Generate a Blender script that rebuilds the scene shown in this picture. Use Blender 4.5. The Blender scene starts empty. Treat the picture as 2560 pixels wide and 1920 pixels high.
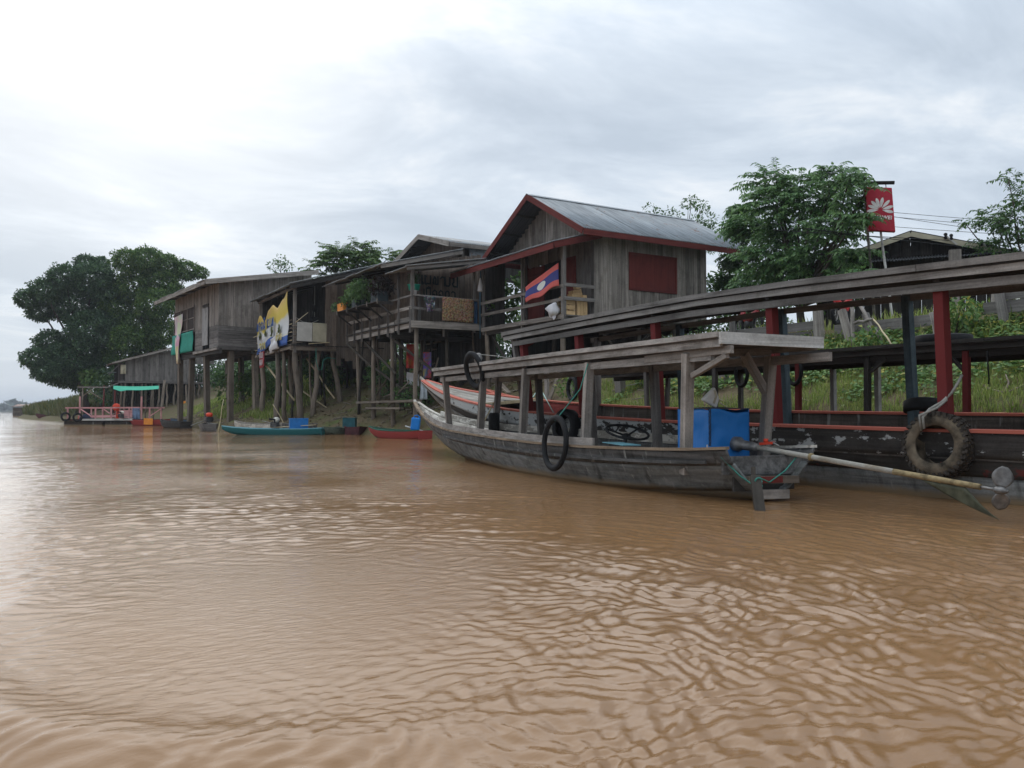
import bpy, math, random
import numpy as np
from mathutils import Vector, Matrix, noise
R=math.radians
S=bpy.context.scene; COL=S.collection
random.seed(7); rng=np.random.default_rng(7)
# ------------------------------------------------------------------ camera, sky, sun, exposure
# world: +y runs downstream along the bank, +x runs inland, z=0 is the water; the photographer sits in a boat at the origin
cam=bpy.data.cameras.new('camera'); cam.sensor_width=36; cam.lens=36*2100/2560; cam.clip_start=.05; cam.clip_end=9000
co=bpy.data.objects.new('camera',cam); COL.objects.link(co); co.location=(0,0,1.0)
co.rotation_euler=(R(90)+math.atan(67/2100),0,R(-31)); S.camera=co
W=bpy.data.worlds.new('World'); S.world=W; W.use_nodes=True
def N(t,typ,**k):
    n=t.nodes.new(typ)
    for a,b in k.items(): setattr(n,a,b)
    return n
def build_world():
    t=W.node_tree; t.nodes.clear(); L=t.links.new
    out=N(t,'ShaderNodeOutputWorld'); bg=N(t,'ShaderNodeBackground'); bg.inputs['Strength'].default_value=0.1
    sky=N(t,'ShaderNodeTexSky',sky_type='NISHITA',sun_disc=False,sun_elevation=R(36),sun_rotation=R(5),dust_density=2.0)
    tc=N(t,'ShaderNodeTexCoord'); sep=N(t,'ShaderNodeSeparateXYZ'); L(tc.outputs['Generated'],sep.inputs[0])
    zz=N(t,'ShaderNodeMath',operation='MAXIMUM'); L(sep.outputs[2],zz.inputs[0]); zz.inputs[1].default_value=0.0
    za=N(t,'ShaderNodeMath',operation='ADD'); L(zz.outputs[0],za.inputs[0]); za.inputs[1].default_value=0.16
    dx=N(t,'ShaderNodeMath',operation='DIVIDE'); L(sep.outputs[0],dx.inputs[0]); L(za.outputs[0],dx.inputs[1])
    dy=N(t,'ShaderNodeMath',operation='DIVIDE'); L(sep.outputs[1],dy.inputs[0]); L(za.outputs[0],dy.inputs[1])
    cb=N(t,'ShaderNodeCombineXYZ'); L(dx.outputs[0],cb.inputs[0]); L(dy.outputs[0],cb.inputs[1])
    mp=N(t,'ShaderNodeMapping'); mp.inputs['Rotation'].default_value=(0,0,R(62)); mp.inputs['Scale'].default_value=(.80,1.2,1); mp.inputs['Location'].default_value=(3.3,1.9,0); L(cb.outputs[0],mp.inputs[0])
    n1=N(t,'ShaderNodeTexNoise'); n1.inputs['Scale'].default_value=1.5; n1.inputs['Detail'].default_value=10; n1.inputs['Roughness'].default_value=.60; n1.inputs['Distortion'].default_value=.45; L(mp.outputs[0],n1.inputs[0])
    r1=N(t,'ShaderNodeValToRGB'); e=r1.color_ramp.elements
    e[0].position=.37; e[0].color=(4.9,5.65,6.55,1); e[1].position=.66; e[1].color=(8.3,8.7,9.1,1)
    m=e.new(.45); m.color=(5.5,6.25,7.15,1); m=e.new(.53); m.color=(6.3,7.05,7.9,1)
    L(n1.outputs[0],r1.inputs[0])
    # the sun behind the cloud sheet: a broad bright area about its direction
    sd=Vector((math.sin(R(5))*math.cos(R(25)),math.cos(R(5))*math.cos(R(25)),math.sin(R(25))))
    dt=N(t,'ShaderNodeVectorMath',operation='DOT_PRODUCT'); L(tc.outputs['Generated'],dt.inputs[0]); dt.inputs[1].default_value=sd
    mr=N(t,'ShaderNodeMapRange',interpolation_type='SMOOTHSTEP'); mr.inputs[1].default_value=.935; mr.inputs[2].default_value=1.01; mr.inputs[3].default_value=0; mr.inputs[4].default_value=.42; L(dt.outputs['Value'],mr.inputs[0])
    mg=N(t,'ShaderNodeMix',data_type='RGBA'); L(mr.outputs[0],mg.inputs[0]); L(r1.outputs[0],mg.inputs[6]); mg.inputs[7].default_value=(12.5,12.5,12.3,1)
    hz=N(t,'ShaderNodeMapRange',interpolation_type='SMOOTHSTEP'); hz.inputs[1].default_value=0; hz.inputs[2].default_value=.16; hz.inputs[3].default_value=.75; hz.inputs[4].default_value=0; L(zz.outputs[0],hz.inputs[0])
    mh=N(t,'ShaderNodeMix',data_type='RGBA'); L(hz.outputs[0],mh.inputs[0]); L(mg.outputs[2],mh.inputs[6]); mh.inputs[7].default_value=(6.0,6.8,7.7,1)
    ms=N(t,'ShaderNodeMix',data_type='RGBA'); ms.inputs[0].default_value=.93; L(sky.outputs[0],ms.inputs[6]); L(mh.outputs[2],ms.inputs[7])
    # an overcast sheet is brightest overhead
    oz=N(t,'ShaderNodeMapRange'); oz.inputs[1].default_value=.36; oz.inputs[2].default_value=.95; oz.inputs[3].default_value=1; oz.inputs[4].default_value=2.0; L(zz.outputs[0],oz.inputs[0])
    om=N(t,'ShaderNodeVectorMath',operation='SCALE'); L(ms.outputs[2],om.inputs[0]); L(oz.outputs[0],om.inputs['Scale'])
    L(om.outputs[0],bg.inputs[0]); L(bg.outputs[0],out.inputs[0])
build_world()
sun=bpy.data.lights.new('sun','SUN'); sun.energy=.8; sun.angle=R(72); sun.color=(1,.96,.9)
so=bpy.data.objects.new('sun',sun); COL.objects.link(so); so.rotation_euler=(R(90-36),0,R(180-5))   # shines from downstream, high
S.view_settings.view_transform='Standard'; S.view_settings.look='None'; S.view_settings.exposure=0.18; S.view_settings.gamma=1; S.view_settings.use_curve_mapping=False
S.render.engine='CYCLES'; S.cycles.use_denoising=True; S.cycles.max_bounces=5; S.cycles.diffuse_bounces=3; S.cycles.glossy_bounces=3; S.cycles.transparent_max_bounces=6

# ------------------------------------------------------------------ materials
def newmat(name):
    m=bpy.data.materials.new(name); m.use_nodes=True; t=m.node_tree; b=t.nodes['Principled BSDF']; return m,t,b
def ramp(t,fac,stops):
    r=N(t,'ShaderNodeValToRGB'); e=r.color_ramp.elements
    while len(e)<len(stops): e.new(.5)
    for q,(p,c) in zip(e,stops): q.position=p; q.color=(*c,1)
    t.links.new(fac,r.inputs[0]); return r.outputs[0]
def coords(t,scale,kind='Object'):
    tc=N(t,'ShaderNodeTexCoord'); oi=N(t,'ShaderNodeObjectInfo')
    mu=N(t,'ShaderNodeVectorMath',operation='MULTIPLY_ADD'); t.links.new(tc.outputs[kind],mu.inputs[0]); mu.inputs[1].default_value=scale
    cx=N(t,'ShaderNodeMath',operation='MULTIPLY'); t.links.new(oi.outputs['Random'],cx.inputs[0]); cx.inputs[1].default_value=57.
    t.links.new(cx.outputs[0],mu.inputs[2]); return mu.outputs[0],oi
def nz(t,vec,scale,detail=4,rough=.55,dist=0):
    n=N(t,'ShaderNodeTexNoise'); n.inputs['Scale'].default_value=scale; n.inputs['Detail'].default_value=detail; n.inputs['Roughness'].default_value=rough; n.inputs['Distortion'].default_value=dist
    t.links.new(vec,n.inputs[0]); return n.outputs[0]
def mixc(t,fac,a,b,mode='MIX'):
    m=N(t,'ShaderNodeMix',data_type='RGBA',blend_type=mode)
    for s,i in ((fac,0),(a,6),(b,7)):
        if isinstance(s,(int,float)): m.inputs[i].default_value=s
        elif isinstance(s,tuple): m.inputs[i].default_value=(*s,1)
        else: t.links.new(s,m.inputs[i])
    return m.outputs[2]
def bump(t,b,h,strength=.4,dist=.02):
    n=N(t,'ShaderNodeBump'); n.inputs['Strength'].default_value=strength; n.inputs['Distance'].default_value=dist
    t.links.new(h,n.inputs['Height']); t.links.new(n.outputs[0],b.inputs['Normal'])
def thr(t,fac,lo,hi):
    m=N(t,'ShaderNodeMapRange'); m.inputs[1].default_value=lo; m.inputs[2].default_value=hi; t.links.new(fac,m.inputs[0]); return m.outputs[0]
AX={'x':(.7,14,14),'y':(14,.7,14),'z':(14,14,.7)}
def wood(name,dark,light,axis='z',vary=(.7,1.25),stain=(.35,.33,.31),stain_amt=.6,paint=None,keep=.5,pscale=3.,rough=.85,k=1.,grad=0,mud=False):
    m,t,b=newmat(name); v,oi=coords(t,tuple(k*a for a in AX[axis]))
    g=nz(t,v,1.0,7,.62,.6); c=ramp(t,g,[(.28,dark),(.72,light)])
    v2,_=coords(t,(1,1,1)); s=nz(t,v2,2.2,5,.6)
    c=mixc(t,thr(t,s,.5,.72),c,mixc(t,stain_amt,c,stain,'MULTIPLY'))
    fine=nz(t,v2,40.,3,.6)
    c=mixc(t,.35,c,ramp(t,fine,[(.3,(.55,.55,.55)),(.7,(1.25,1.25,1.25))]),'MULTIPLY')
    mr=N(t,'ShaderNodeMapRange'); mr.inputs[3].default_value=vary[0]; mr.inputs[4].default_value=vary[1]; t.links.new(oi.outputs['Random'],mr.inputs[0])
    cc=N(t,'ShaderNodeCombineColor'); [t.links.new(mr.outputs[0],cc.inputs[i]) for i in range(3)]
    c=mixc(t,1.0,c,cc.outputs[0],'MULTIPLY')
    if paint:
        v3,_=coords(t,tuple(a*pscale for a in ((.5,1,1) if axis=='x' else (1,.5,1) if axis=='y' else (1,1,.5))))
        f=nz(t,v3,1.3,8,.68)
        if grad:
            tg=N(t,'ShaderNodeTexCoord'); sg=N(t,'ShaderNodeSeparateXYZ'); t.links.new(tg.outputs['Object'],sg.inputs[0]); ma=N(t,'ShaderNodeMath',operation='MULTIPLY_ADD'); t.links.new(sg.outputs[1],ma.inputs[0]); ma.inputs[1].default_value=grad; t.links.new(f,ma.inputs[2]); f=ma.outputs[0]
        c=mixc(t,thr(t,f,keep,keep+.03),paint,c)
    if mud:   # silt line and run-down streaks left by the river
        ge=N(t,'ShaderNodeNewGeometry'); sp=N(t,'ShaderNodeSeparateXYZ'); t.links.new(ge.outputs['Position'],sp.inputs[0])
        vs,_=coords(t,(5,5,.6)); st=nz(t,vs,1.,5,.65); c=mixc(t,thr(t,st,.52,.70),c,mixc(t,.75,c,(.22,.20,.18),'MULTIPLY')); c=mixc(t,thr(t,nz(t,vs,1.7,4,.6),.60,.72),c,(.30,.30,.28))
        ad=N(t,'ShaderNodeMath',operation='MULTIPLY_ADD'); t.links.new(nz(t,v2,4.,4,.6),ad.inputs[0]); ad.inputs[1].default_value=-.10; t.links.new(sp.outputs[2],ad.inputs[2])
        mm=N(t,'ShaderNodeMapRange'); mm.inputs[1].default_value=.06; mm.inputs[2].default_value=-.02; t.links.new(ad.outputs[0],mm.inputs[0]); c=mixc(t,mm.outputs[0],c,(.27,.20,.12))
    t.links.new(c,b.inputs['Base Color']); b.inputs['Roughness'].default_value=rough; b.inputs['Specular IOR Level'].default_value=.25
    bump(t,b,g,.5,.012); return m
def plain(name,col,rough=.6,metal=0,var=.25,scale=6.,spec=.3,bmp=0):
    m,t,b=newmat(name); v,oi=coords(t,(1,1,1)); n=nz(t,v,scale,5,.6)
    lo=tuple(c*(1-var) for c in col); hi=tuple(min(1,c*(1+var)) for c in col)
    t.links.new(ramp(t,n,[(.3,lo),(.7,hi)]),b.inputs['Base Color']); b.inputs['Roughness'].default_value=rough; b.inputs['Metallic'].default_value=metal; b.inputs['Specular IOR Level'].default_value=spec
    if bmp: bump(t,b,n,bmp,.02)
    return m
def leafmat(name,cols,trans=.22):
    m,t,b=newmat(name); g=N(t,'ShaderNodeNewGeometry'); c=ramp(t,g.outputs['Random Per Island'],[(i/(len(cols)-1),x) for i,x in enumerate(cols)])
    t.links.new(c,b.inputs['Base Color']); b.inputs['Roughness'].default_value=.5; b.inputs['Specular IOR Level'].default_value=.35
    tr=N(t,'ShaderNodeBsdfTranslucent'); t.links.new(c,tr.inputs[0]); mx=N(t,'ShaderNodeMixShader'); mx.inputs[0].default_value=trans
    t.links.new(b.outputs[0],mx.inputs[1]); t.links.new(tr.outputs[0],mx.inputs[2]); t.links.new(mx.outputs[0],t.nodes['Material Output'].inputs[0]); return m
def tinmat(name,c1,c2,rust=.0,axis=(30,1,1),metal=.55,rough=.45):
    m,t,b=newmat(name); v,oi=coords(t,axis); n=nz(t,v,1.,5,.6); c=ramp(t,n,[(.3,c1),(.7,c2)])
    v2,_=coords(t,(1,1,1)); n2=nz(t,v2,2.5,6,.65)
    if rust: c=mixc(t,thr(t,n2,.62-rust,.72-rust),c,(.16,.065,.035))
    mr=N(t,'ShaderNodeMapRange'); mr.inputs[3].default_value=.8; mr.inputs[4].default_value=1.15; t.links.new(oi.outputs['Random'],mr.inputs[0])
    cc=N(t,'ShaderNodeCombineColor'); [t.links.new(mr.outputs[0],cc.inputs[i]) for i in range(3)]
    c=mixc(t,1.,c,cc.outputs[0],'MULTIPLY')
    t.links.new(c,b.inputs['Base Color']); b.inputs['Metallic'].default_value=metal; b.inputs['Roughness'].default_value=rough
    return m
M={}
M['plank']=wood('weathered_plank',(.13,.112,.098),(.40,.36,.32))
M['plank_brown']=wood('brown_plank',(.10,.078,.062),(.27,.215,.175))
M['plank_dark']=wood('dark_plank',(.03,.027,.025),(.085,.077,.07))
M['plank_mid']=wood('grey_plank',(.085,.078,.072),(.25,.23,.215))
M['plank_light']=wood('bleached_plank',(.30,.29,.27),(.68,.67,.64),stain_amt=.85)
M['pole']=wood('pole_wood',(.11,.085,.065),(.29,.24,.19))
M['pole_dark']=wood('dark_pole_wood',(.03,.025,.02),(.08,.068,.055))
M['fresh']=wood('fresh_board',(.42,.27,.13),(.68,.48,.26),vary=(.8,1.15),stain_amt=.3)
M['bamboo']=wood('bamboo',(.42,.34,.2),(.62,.52,.34),vary=(.85,1.1))
M['red_wood']=wood('red_painted_wood',(.10,.02,.017),(.17,.034,.028),vary=(.85,1.15),stain=(.5,.5,.5))
M['red_post']=wood('red_painted_post',(.12,.018,.018),(.20,.032,.03),vary=(.8,1.1),paint=(.16,.025,.024),keep=.66,stain=(.45,.45,.45))
M['blue_post']=wood('blue_grey_painted_post',(.05,.075,.09),(.10,.14,.16),vary=(.8,1.1))
M['boat_grey']=wood('tarred_hull_wood',(.045,.044,.042),(.19,.185,.18),axis='y',stain=(.3,.3,.3),stain_amt=.7,mud=True)
M['boat_low']=wood('faded_lower_hull_wood',(.11,.115,.115),(.31,.32,.31),axis='y',stain=(.35,.33,.28),stain_amt=.7,mud=True)
M['boat_bow']=wood('bleached_bow_wood',(.30,.27,.23),(.58,.54,.47),axis='y',paint=(.66,.62,.55),keep=.45)
M['boat_rail']=wood('worn_brown_rail',(.09,.06,.04),(.30,.23,.16),axis='z')
M['white_flake']=wood('flaking_white_strake',(.035,.03,.028),(.11,.10,.09),axis='y',paint=(.50,.51,.50),keep=.462,pscale=5.5,grad=-.017)
M['red_flake']=wood('flaking_red_strake',(.04,.035,.03),(.10,.09,.08),axis='y',paint=(.13,.03,.025),keep=.37,pscale=1.4)
M['coral_rail']=wood('coral_painted_rail',(.30,.085,.06),(.52,.16,.11),axis='y',paint=(.46,.13,.09),keep=.6)
M['boat_brown']=wood('brown_hull_wood',(.04,.033,.028),(.13,.11,.095),axis='y',mud=True)
M['inner_red']=wood('red_inner_planking',(.14,.025,.02),(.22,.04,.033),axis='y')
M['deck_grey']=wood('grey_deck_wood',(.22,.2,.17),(.42,.38,.33),axis='y')
M['tin']=tinmat('galvanised_sheet',(.13,.15,.165),(.33,.36,.38),rust=.02,metal=.3,rough=.55)
M['tin_old']=tinmat('old_tin_sheet',(.17,.18,.18),(.36,.37,.37),rust=.06,metal=.25,rough=.6)
M['tin_rust']=tinmat('rusty_tin_sheet',(.15,.12,.11),(.30,.27,.25),rust=.16)
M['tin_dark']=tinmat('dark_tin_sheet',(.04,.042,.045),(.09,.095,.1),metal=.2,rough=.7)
M['rubber']=plain('black_rubber',(.012,.012,.013),.75,var=.4,spec=.3)
M['mud_rubber']=plain('muddy_rubber',(.115,.09,.062),.9,var=.85,scale=7,bmp=.3)
M['tread']=plain('grimy_tread_rubber',(.045,.037,.03),.9,var=.6,scale=12)
M['blue_tin']=wood('blue_painted_tin',(.014,.14,.42),(.025,.19,.54),vary=(.95,1.05),stain=(.25,.3,.35),stain_amt=.5,paint=(.02,.175,.51),keep=.74,rough=.45)
M['steel']=plain('worn_steel',(.22,.21,.2),.5,.6,var=.5,scale=9)
M['pipe']=wood('worn_shaft_pipe',(.28,.26,.22),(.52,.49,.43),vary=(1,1.001),stain=(.5,.36,.2),stain_amt=1)
M['pipe_end']=plain('mossy_yellow_pipe',(.25,.19,.10),.8,var=.6,scale=14)
M['fin']=plain('greenish_metal_fin',(.10,.105,.07),.6,.3,var=.5,scale=8)
M['rope']=plain('grey_rope',(.30,.29,.26),.9,scale=30)
M['rope_green']=plain('green_rope',(.05,.24,.19),.8,scale=30)
M['white']=plain('dirty_white_plastic',(.62,.62,.60),.6,var=.2)
M['cloth_white']=plain('white_cloth',(.62,.61,.62),.9,var=.12,scale=3)
M['cement']=plain('cement_sheet',(.50,.48,.44),.9,var=.15,scale=3)
M['cement2']=plain('yellowed_cement_sheet',(.46,.42,.31),.9,var=.18,scale=3)
M['orange']=plain('orange_plastic',(.75,.26,.03),.5,var=.1)
M['blue_box']=plain('blue_plastic',(.015,.16,.46),.45,var=.15)
M['teal_box']=plain('dull_teal_paint',(.02,.10,.12),.6,var=.3)
M['teal']=wood('teal_hull_paint',(.02,.12,.13),(.04,.19,.20),axis='y',paint=(.03,.15,.16),keep=.6,vary=(.95,1.05))
M['sky_rail']=plain('pale_blue_paint',(.20,.45,.52),.6,var=.15)
M['hull_red']=wood('red_hull_paint',(.22,.04,.035),(.36,.07,.06),axis='y',paint=(.33,.055,.05),keep=.6,vary=(.95,1.05))
M['green_in']=plain('green_inner_paint',(.03,.11,.075),.7,var=.3)
M['pale_green']=wood('faded_green_hull',(.12,.16,.12),(.24,.28,.21),axis='y')
M['maroon']=wood('maroon_hull_paint',(.07,.025,.03),(.13,.045,.05),axis='y')
M['pink']=wood('pink_painted_wood',(.50,.23,.23),(.72,.38,.37),vary=(.85,1.1),stain_amt=.5)
M['net']=plain('green_shade_net',(.02,.27,.20),.8,var=.15,scale=4)
M['net2']=plain('bright_green_tarp',(.035,.36,.23),.7,var=.15,scale=2)
M['engine']=plain('engine_metal',(.05,.05,.05),.5,.5,var=.5)
M['engine_red']=plain('red_engine_tank',(.62,.055,.02),.4,var=.1)
M['tank']=plain('cream_fuel_tank',(.66,.64,.55),.4,var=.08)
M['door']=wood('pale_door_board',(.22,.215,.21),(.42,.41,.40))
RY={}   # the same timbers with the grain along y, for planks bent along a boat
for key,d,l in (('plank',(.13,.118,.108),(.40,.37,.34)),('plank_mid',(.085,.078,.072),(.25,.23,.215)),('plank_dark',(.03,.027,.025),(.085,.077,.07)),('boat_rail',(.09,.06,.04),(.30,.23,.16))): RY[M[key].name]=wood(M[key].name+'_long',d,l,axis='y')
M['flashing']=plain('bright_tin_edge',(.55,.57,.58),.5,.3,var=.15)
M['void']=plain('dark_interior_board',(.016,.015,.015),.9)
M['black_net']=plain('black_shade_cloth',(.02,.021,.023),.8)
# ------------------------------------------------------------------ builders
WM={}
def link(o,mw,parent=None):
    COL.objects.link(o); o.parent=parent
    if parent is not None: o.matrix_parent_inverse=WM[parent.name].inverted()
    o.matrix_basis=mw; WM[o.name]=mw.copy(); return o
def tag(o,label=None,cat=None,group=None,kind=None):
    for k,v in (('label',label),('category',cat),('group',group),('kind',kind)):
        if v: o[k]=v
    return o
def thing(name,label,cat,loc,group=None):
    o=bpy.data.objects.new(name,None); o.empty_display_size=.2
    link(o,Matrix.Translation(loc)); return tag(o,label,cat,group)
V3=Vector
def basis(o,x,y,z):
    m=Matrix.Identity(4)
    for i,a in enumerate((x,y,z,o)):
        for j in range(3): m[j][i]=a[j]
    return m
BOX={}
def boxmesh(w,t,l,mat,tap=1.0):
    k=(round(w,3),round(t,3),round(l,2),mat.name,round(tap,2))
    if k not in BOX:
        w,t,l=k[0]/2,k[1]/2,l/2
        vs=[(-w,-t,-l),(w,-t,-l),(w,t,-l),(-w,t,-l),(-w*tap,-t*tap,l),(w*tap,-t*tap,l),(w*tap,t*tap,l),(-w*tap,t*tap,l)]
        fs=[(3,2,1,0),(4,5,6,7),(0,1,5,4),(1,2,6,5),(2,3,7,6),(3,0,4,7)]
        me=bpy.data.meshes.new('plank'); me.from_pydata(vs,[],fs); me.materials.append(mat); BOX[k]=me
    return BOX[k]
def axes(d,up):
    z=d.normalized(); up=V3(up)
    if abs(z.dot(up.normalized()))>.99: up=V3((1,0,0)) if abs(z.x)<.9 else V3((0,1,0))
    x=up.cross(z).normalized(); y=z.cross(x).normalized(); return x,y,z
def beam(name,p,q,w,t,mat,parent=None,up=(0,0,1),tap=1.0):
    """a straight timber from p to q, w wide, t thick along up; its local z runs along the grain"""
    p=V3(p); q=V3(q); x,y,z=axes(q-p,up)
    o=bpy.data.objects.new(name,boxmesh(w,t,(q-p).length,mat,tap)); return link(o,basis((p+q)/2,x,y,z),parent)
class MB:
    def __init__(s): s.v=[]; s.f=[]
    def add(s,vs,fs):
        n=len(s.v); s.v+= [tuple(a) for a in vs]; s.f+=[tuple(i+n for i in f) for f in fs]; return s
    def box(s,p,q,w,t,up=(0,0,1)):
        p=V3(p); q=V3(q); x,y,z=axes(q-p,up); x=x*w/2; y=y*t/2
        return s.add([p-x-y,p+x-y,p+x+y,p-x+y,q-x-y,q+x-y,q+x+y,q-x+y],[(3,2,1,0),(4,5,6,7),(0,1,5,4),(1,2,6,5),(2,3,7,6),(3,0,4,7)])
    def tube(s,pts,r,n=8,cap=True):
        pts=[V3(p) for p in pts]; rs=r if isinstance(r,(list,tuple)) else [r]*len(pts); vs=[]; fs=[]
        x=None
        for i,p in enumerate(pts):
            d=(pts[min(i+1,len(pts)-1)]-pts[max(i-1,0)])
            if d.length<1e-6: d=V3((0,0,1))
            d.normalize()
            if x is None: x=axes(d,(.13,.21,1))[0]
            x=(x-d*x.dot(d)).normalized(); y=d.cross(x)
            vs+=[p+(x*math.cos(2*math.pi*k/n)+y*math.sin(2*math.pi*k/n))*rs[i] for k in range(n)]
        for i in range(len(pts)-1):
            for k in range(n): a=i*n+k; b=i*n+(k+1)%n; fs.append((a,b,b+n,a+n))
        if cap: fs.append(tuple(range(n-1,-1,-1))); fs.append(tuple(range(len(vs)-n,len(vs))))
        return s.add(vs,fs)
    def ring(s,c,ax,R0,r,n=28,m=8,sq=1.0,flat=1.0,sx=1.0,sy=1.0):
        """torus about axis ax; sq flattens the section along the axis, sx/sy stretch the loop"""
        c=V3(c); ax=V3(ax).normalized(); x,y,_=axes(ax,(0,0,1)); vs=[];fs=[]
        for i in range(n):
            a=2*math.pi*i/n; d=x*math.cos(a)*sx+y*math.sin(a)*sy
            for k in range(m):
                b=2*math.pi*k/m; vs.append(c+d*(R0+r*math.cos(b)*flat)+ax*r*sq*math.sin(b))
        for i in range(n):
            for k in range(m): fs.append((i*m+k,((i+1)%n)*m+k,((i+1)%n)*m+(k+1)%m,i*m+(k+1)%m))
        return s.add(vs,fs)
    def lathe(s,c,prof,n=16,ax=(0,0,1)):
        c=V3(c); x,y,z=axes(V3(ax),(0.02,1,0.01)); vs=[];fs=[]
        for r,h in prof: vs+=[c+z*h+(x*math.cos(2*math.pi*k/n)+y*math.sin(2*math.pi*k/n))*r for k in range(n)]
        for i in range(len(prof)-1):
            for k in range(n): a=i*n+k;b=i*n+(k+1)%n; fs.append((a,b,b+n,a+n))
        fs.append(tuple(range(n-1,-1,-1))); fs.append(tuple(range(len(vs)-n,len(vs)))); return s.add(vs,fs)
    def build(s,name,mat,parent=None,smooth=False,bev=0):
        vs=np.array(s.v,float); c=V3(vs.mean(0))
        me=bpy.data.meshes.new(name); me.from_pydata([V3(v)-c for v in s.v],[],s.f)
        for mm in (mat if isinstance(mat,(list,tuple)) else [mat]): me.materials.append(mm)
        if smooth: me.polygons.foreach_set('use_smooth',[True]*len(me.polygons))
        o=bpy.data.objects.new(name,me); link(o,Matrix.Translation(c),parent)
        if bev:
            b=o.modifiers.new('bevel','BEVEL'); b.width=bev; b.segments=2; b.limit_method='ANGLE'
        return o
def npmesh(name,verts,faces,mat,parent=None,smooth=False):
    """many faces fast: verts (n,3), faces (m,k) all of one size"""
    me=bpy.data.meshes.new(name); verts=np.asarray(verts,np.float32); faces=np.asarray(faces,np.int32); m,k=faces.shape
    me.vertices.add(len(verts)); me.vertices.foreach_set('co',verts.ravel())
    me.loops.add(m*k); me.loops.foreach_set('vertex_index',faces.ravel())
    me.polygons.add(m); me.polygons.foreach_set('loop_start',np.arange(0,m*k,k,dtype=np.int32)); me.polygons.foreach_set('loop_total',np.full(m,k,np.int32))
    if smooth: me.polygons.foreach_set('use_smooth',np.ones(m,bool))
    me.update(calc_edges=True); me.materials.append(mat)
    o=bpy.data.objects.new(name,me); return link(o,Matrix.Identity(4),parent)
def pole(name,p,q,r0,r1,mat,parent=None,bend=.03,n=8):
    """a round pole, a little crooked, tapering from p to q; local z along the grain"""
    p=V3(p); q=V3(q); L=(q-p).length; x,y,z=axes(q-p,(.3,1,0)); mb=MB()
    pts=[V3((random.uniform(-1,1)*bend*(0<i<4),random.uniform(-1,1)*bend*(0<i<4),L*(i/4-.5))) for i in range(5)]
    mb.tube(pts,[r0+(r1-r0)*i/4*random.uniform(.93,1.07) for i in range(5)],n)
    me=bpy.data.meshes.new(name); me.from_pydata(mb.v,[],mb.f); me.materials.append(mat); me.polygons.foreach_set('use_smooth',[len(f)==4 for f in mb.f])
    o=bpy.data.objects.new(name,me); return link(o,basis((p+q)/2,x,y,z),parent)
def ribbon(name,pts,w,t,mat,parent=None,up=(0,0,1)):
    """a plank bent along pts; w across, t along up"""
    pts=[V3(p) for p in pts]; mb=MB(); vs=[];fs=[]
    for i,p in enumerate(pts):
        d=pts[min(i+1,len(pts)-1)]-pts[max(i-1,0)]; x,y,z=axes(d,up); x=x*w/2; y=y*t/2
        vs+=[p-x-y,p+x-y,p+x+y,p-x+y]
    for i in range(len(pts)-1):
        a=4*i
        for k in range(4): fs.append((a+k,a+(k+1)%4,a+4+(k+1)%4,a+4+k))
    fs+= [(3,2,1,0),tuple(len(vs)-4+k for k in range(4))]
    return mb.add(vs,fs).build(name,RY.get(mat.name,mat),parent)
def sheet(name,fn,nu,nv,t,mat,parent=None,smooth=True):
    """a cloth or sheet with thickness: fn(a,b) gives the point for a,b in 0..1"""
    A=np.array([[fn(i/nu,j/nv) for j in range(nv+1)] for i in range(nu+1)],float)
    gu=np.gradient(A,axis=0); gv=np.gradient(A,axis=1); n=np.cross(gu,gv); n/=np.linalg.norm(n,axis=2,keepdims=True)+1e-9
    vs=np.concatenate([(A+n*t/2).reshape(-1,3),(A-n*t/2).reshape(-1,3)]); K=(nu+1)*(nv+1); fs=[]
    ix=lambda i,j:i*(nv+1)+j
    for i in range(nu):
        for j in range(nv):
            fs.append((ix(i,j),ix(i+1,j),ix(i+1,j+1),ix(i,j+1))); fs.append((K+ix(i,j+1),K+ix(i+1,j+1),K+ix(i+1,j),K+ix(i,j)))
    for i in range(nu):
        fs.append((ix(i,0),K+ix(i,0),K+ix(i+1,0),ix(i+1,0))); fs.append((ix(i+1,nv),K+ix(i+1,nv),K+ix(i,nv),ix(i,nv)))
    for j in range(nv):
        fs.append((ix(0,j+1),K+ix(0,j+1),K+ix(0,j),ix(0,j))); fs.append((ix(nu,j),K+ix(nu,j),K+ix(nu,j+1),ix(nu,j+1)))
    mb=MB(); mb.v=[tuple(v) for v in vs]; mb.f=fs
    o=mb.build(name,mat,parent,smooth)
    uv=o.data.uv_layers.new(name='UVMap'); pos=[(i/nu,j/nv) for i in range(nu+1) for j in range(nv+1)]*2
    for l in o.data.loops: uv.data[l.index].uv=pos[l.vertex_index]
    return o
def tin_roof(parent,e0,e1,r0,r1,mat,name='roof_sheet',n=None,pitch=.105,amp=.019,sag=.0):
    """corrugated sheets from the eave e0-e1 up to r0-r1, each sheet a part lapping over the next"""
    e0,e1,r0,r1=map(V3,(e0,e1,r0,r1)); L=(e1-e0).length; n=n or max(1,round(L/.85)); up=(e1-e0).cross(r0-e0).normalized()
    if up.z<0: up=-up
    for k in range(n):
        a0=k/n; a1=min(1,(k+1)/n+.03); cols=max(6,int((a1-a0)*L/pitch*6)); j=random.uniform(-.03,.03); lift=up*(.008*(k%2))
        def fn(a,b,a0=a0,a1=a1,j=j,lift=lift):
            s=a0+(a1-a0)*a; lo=e0.lerp(e1,s); hi=r0.lerp(r1,s); b2=b*(1+j*.3)-(j if b==0 else 0)*.6
            return lo.lerp(hi,b2)+up*(amp*math.sin(2*math.pi*s*L/pitch)-sag*4*b*(1-b))+lift
        sheet(name,fn,cols,2,.004,mat,parent)
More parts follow.
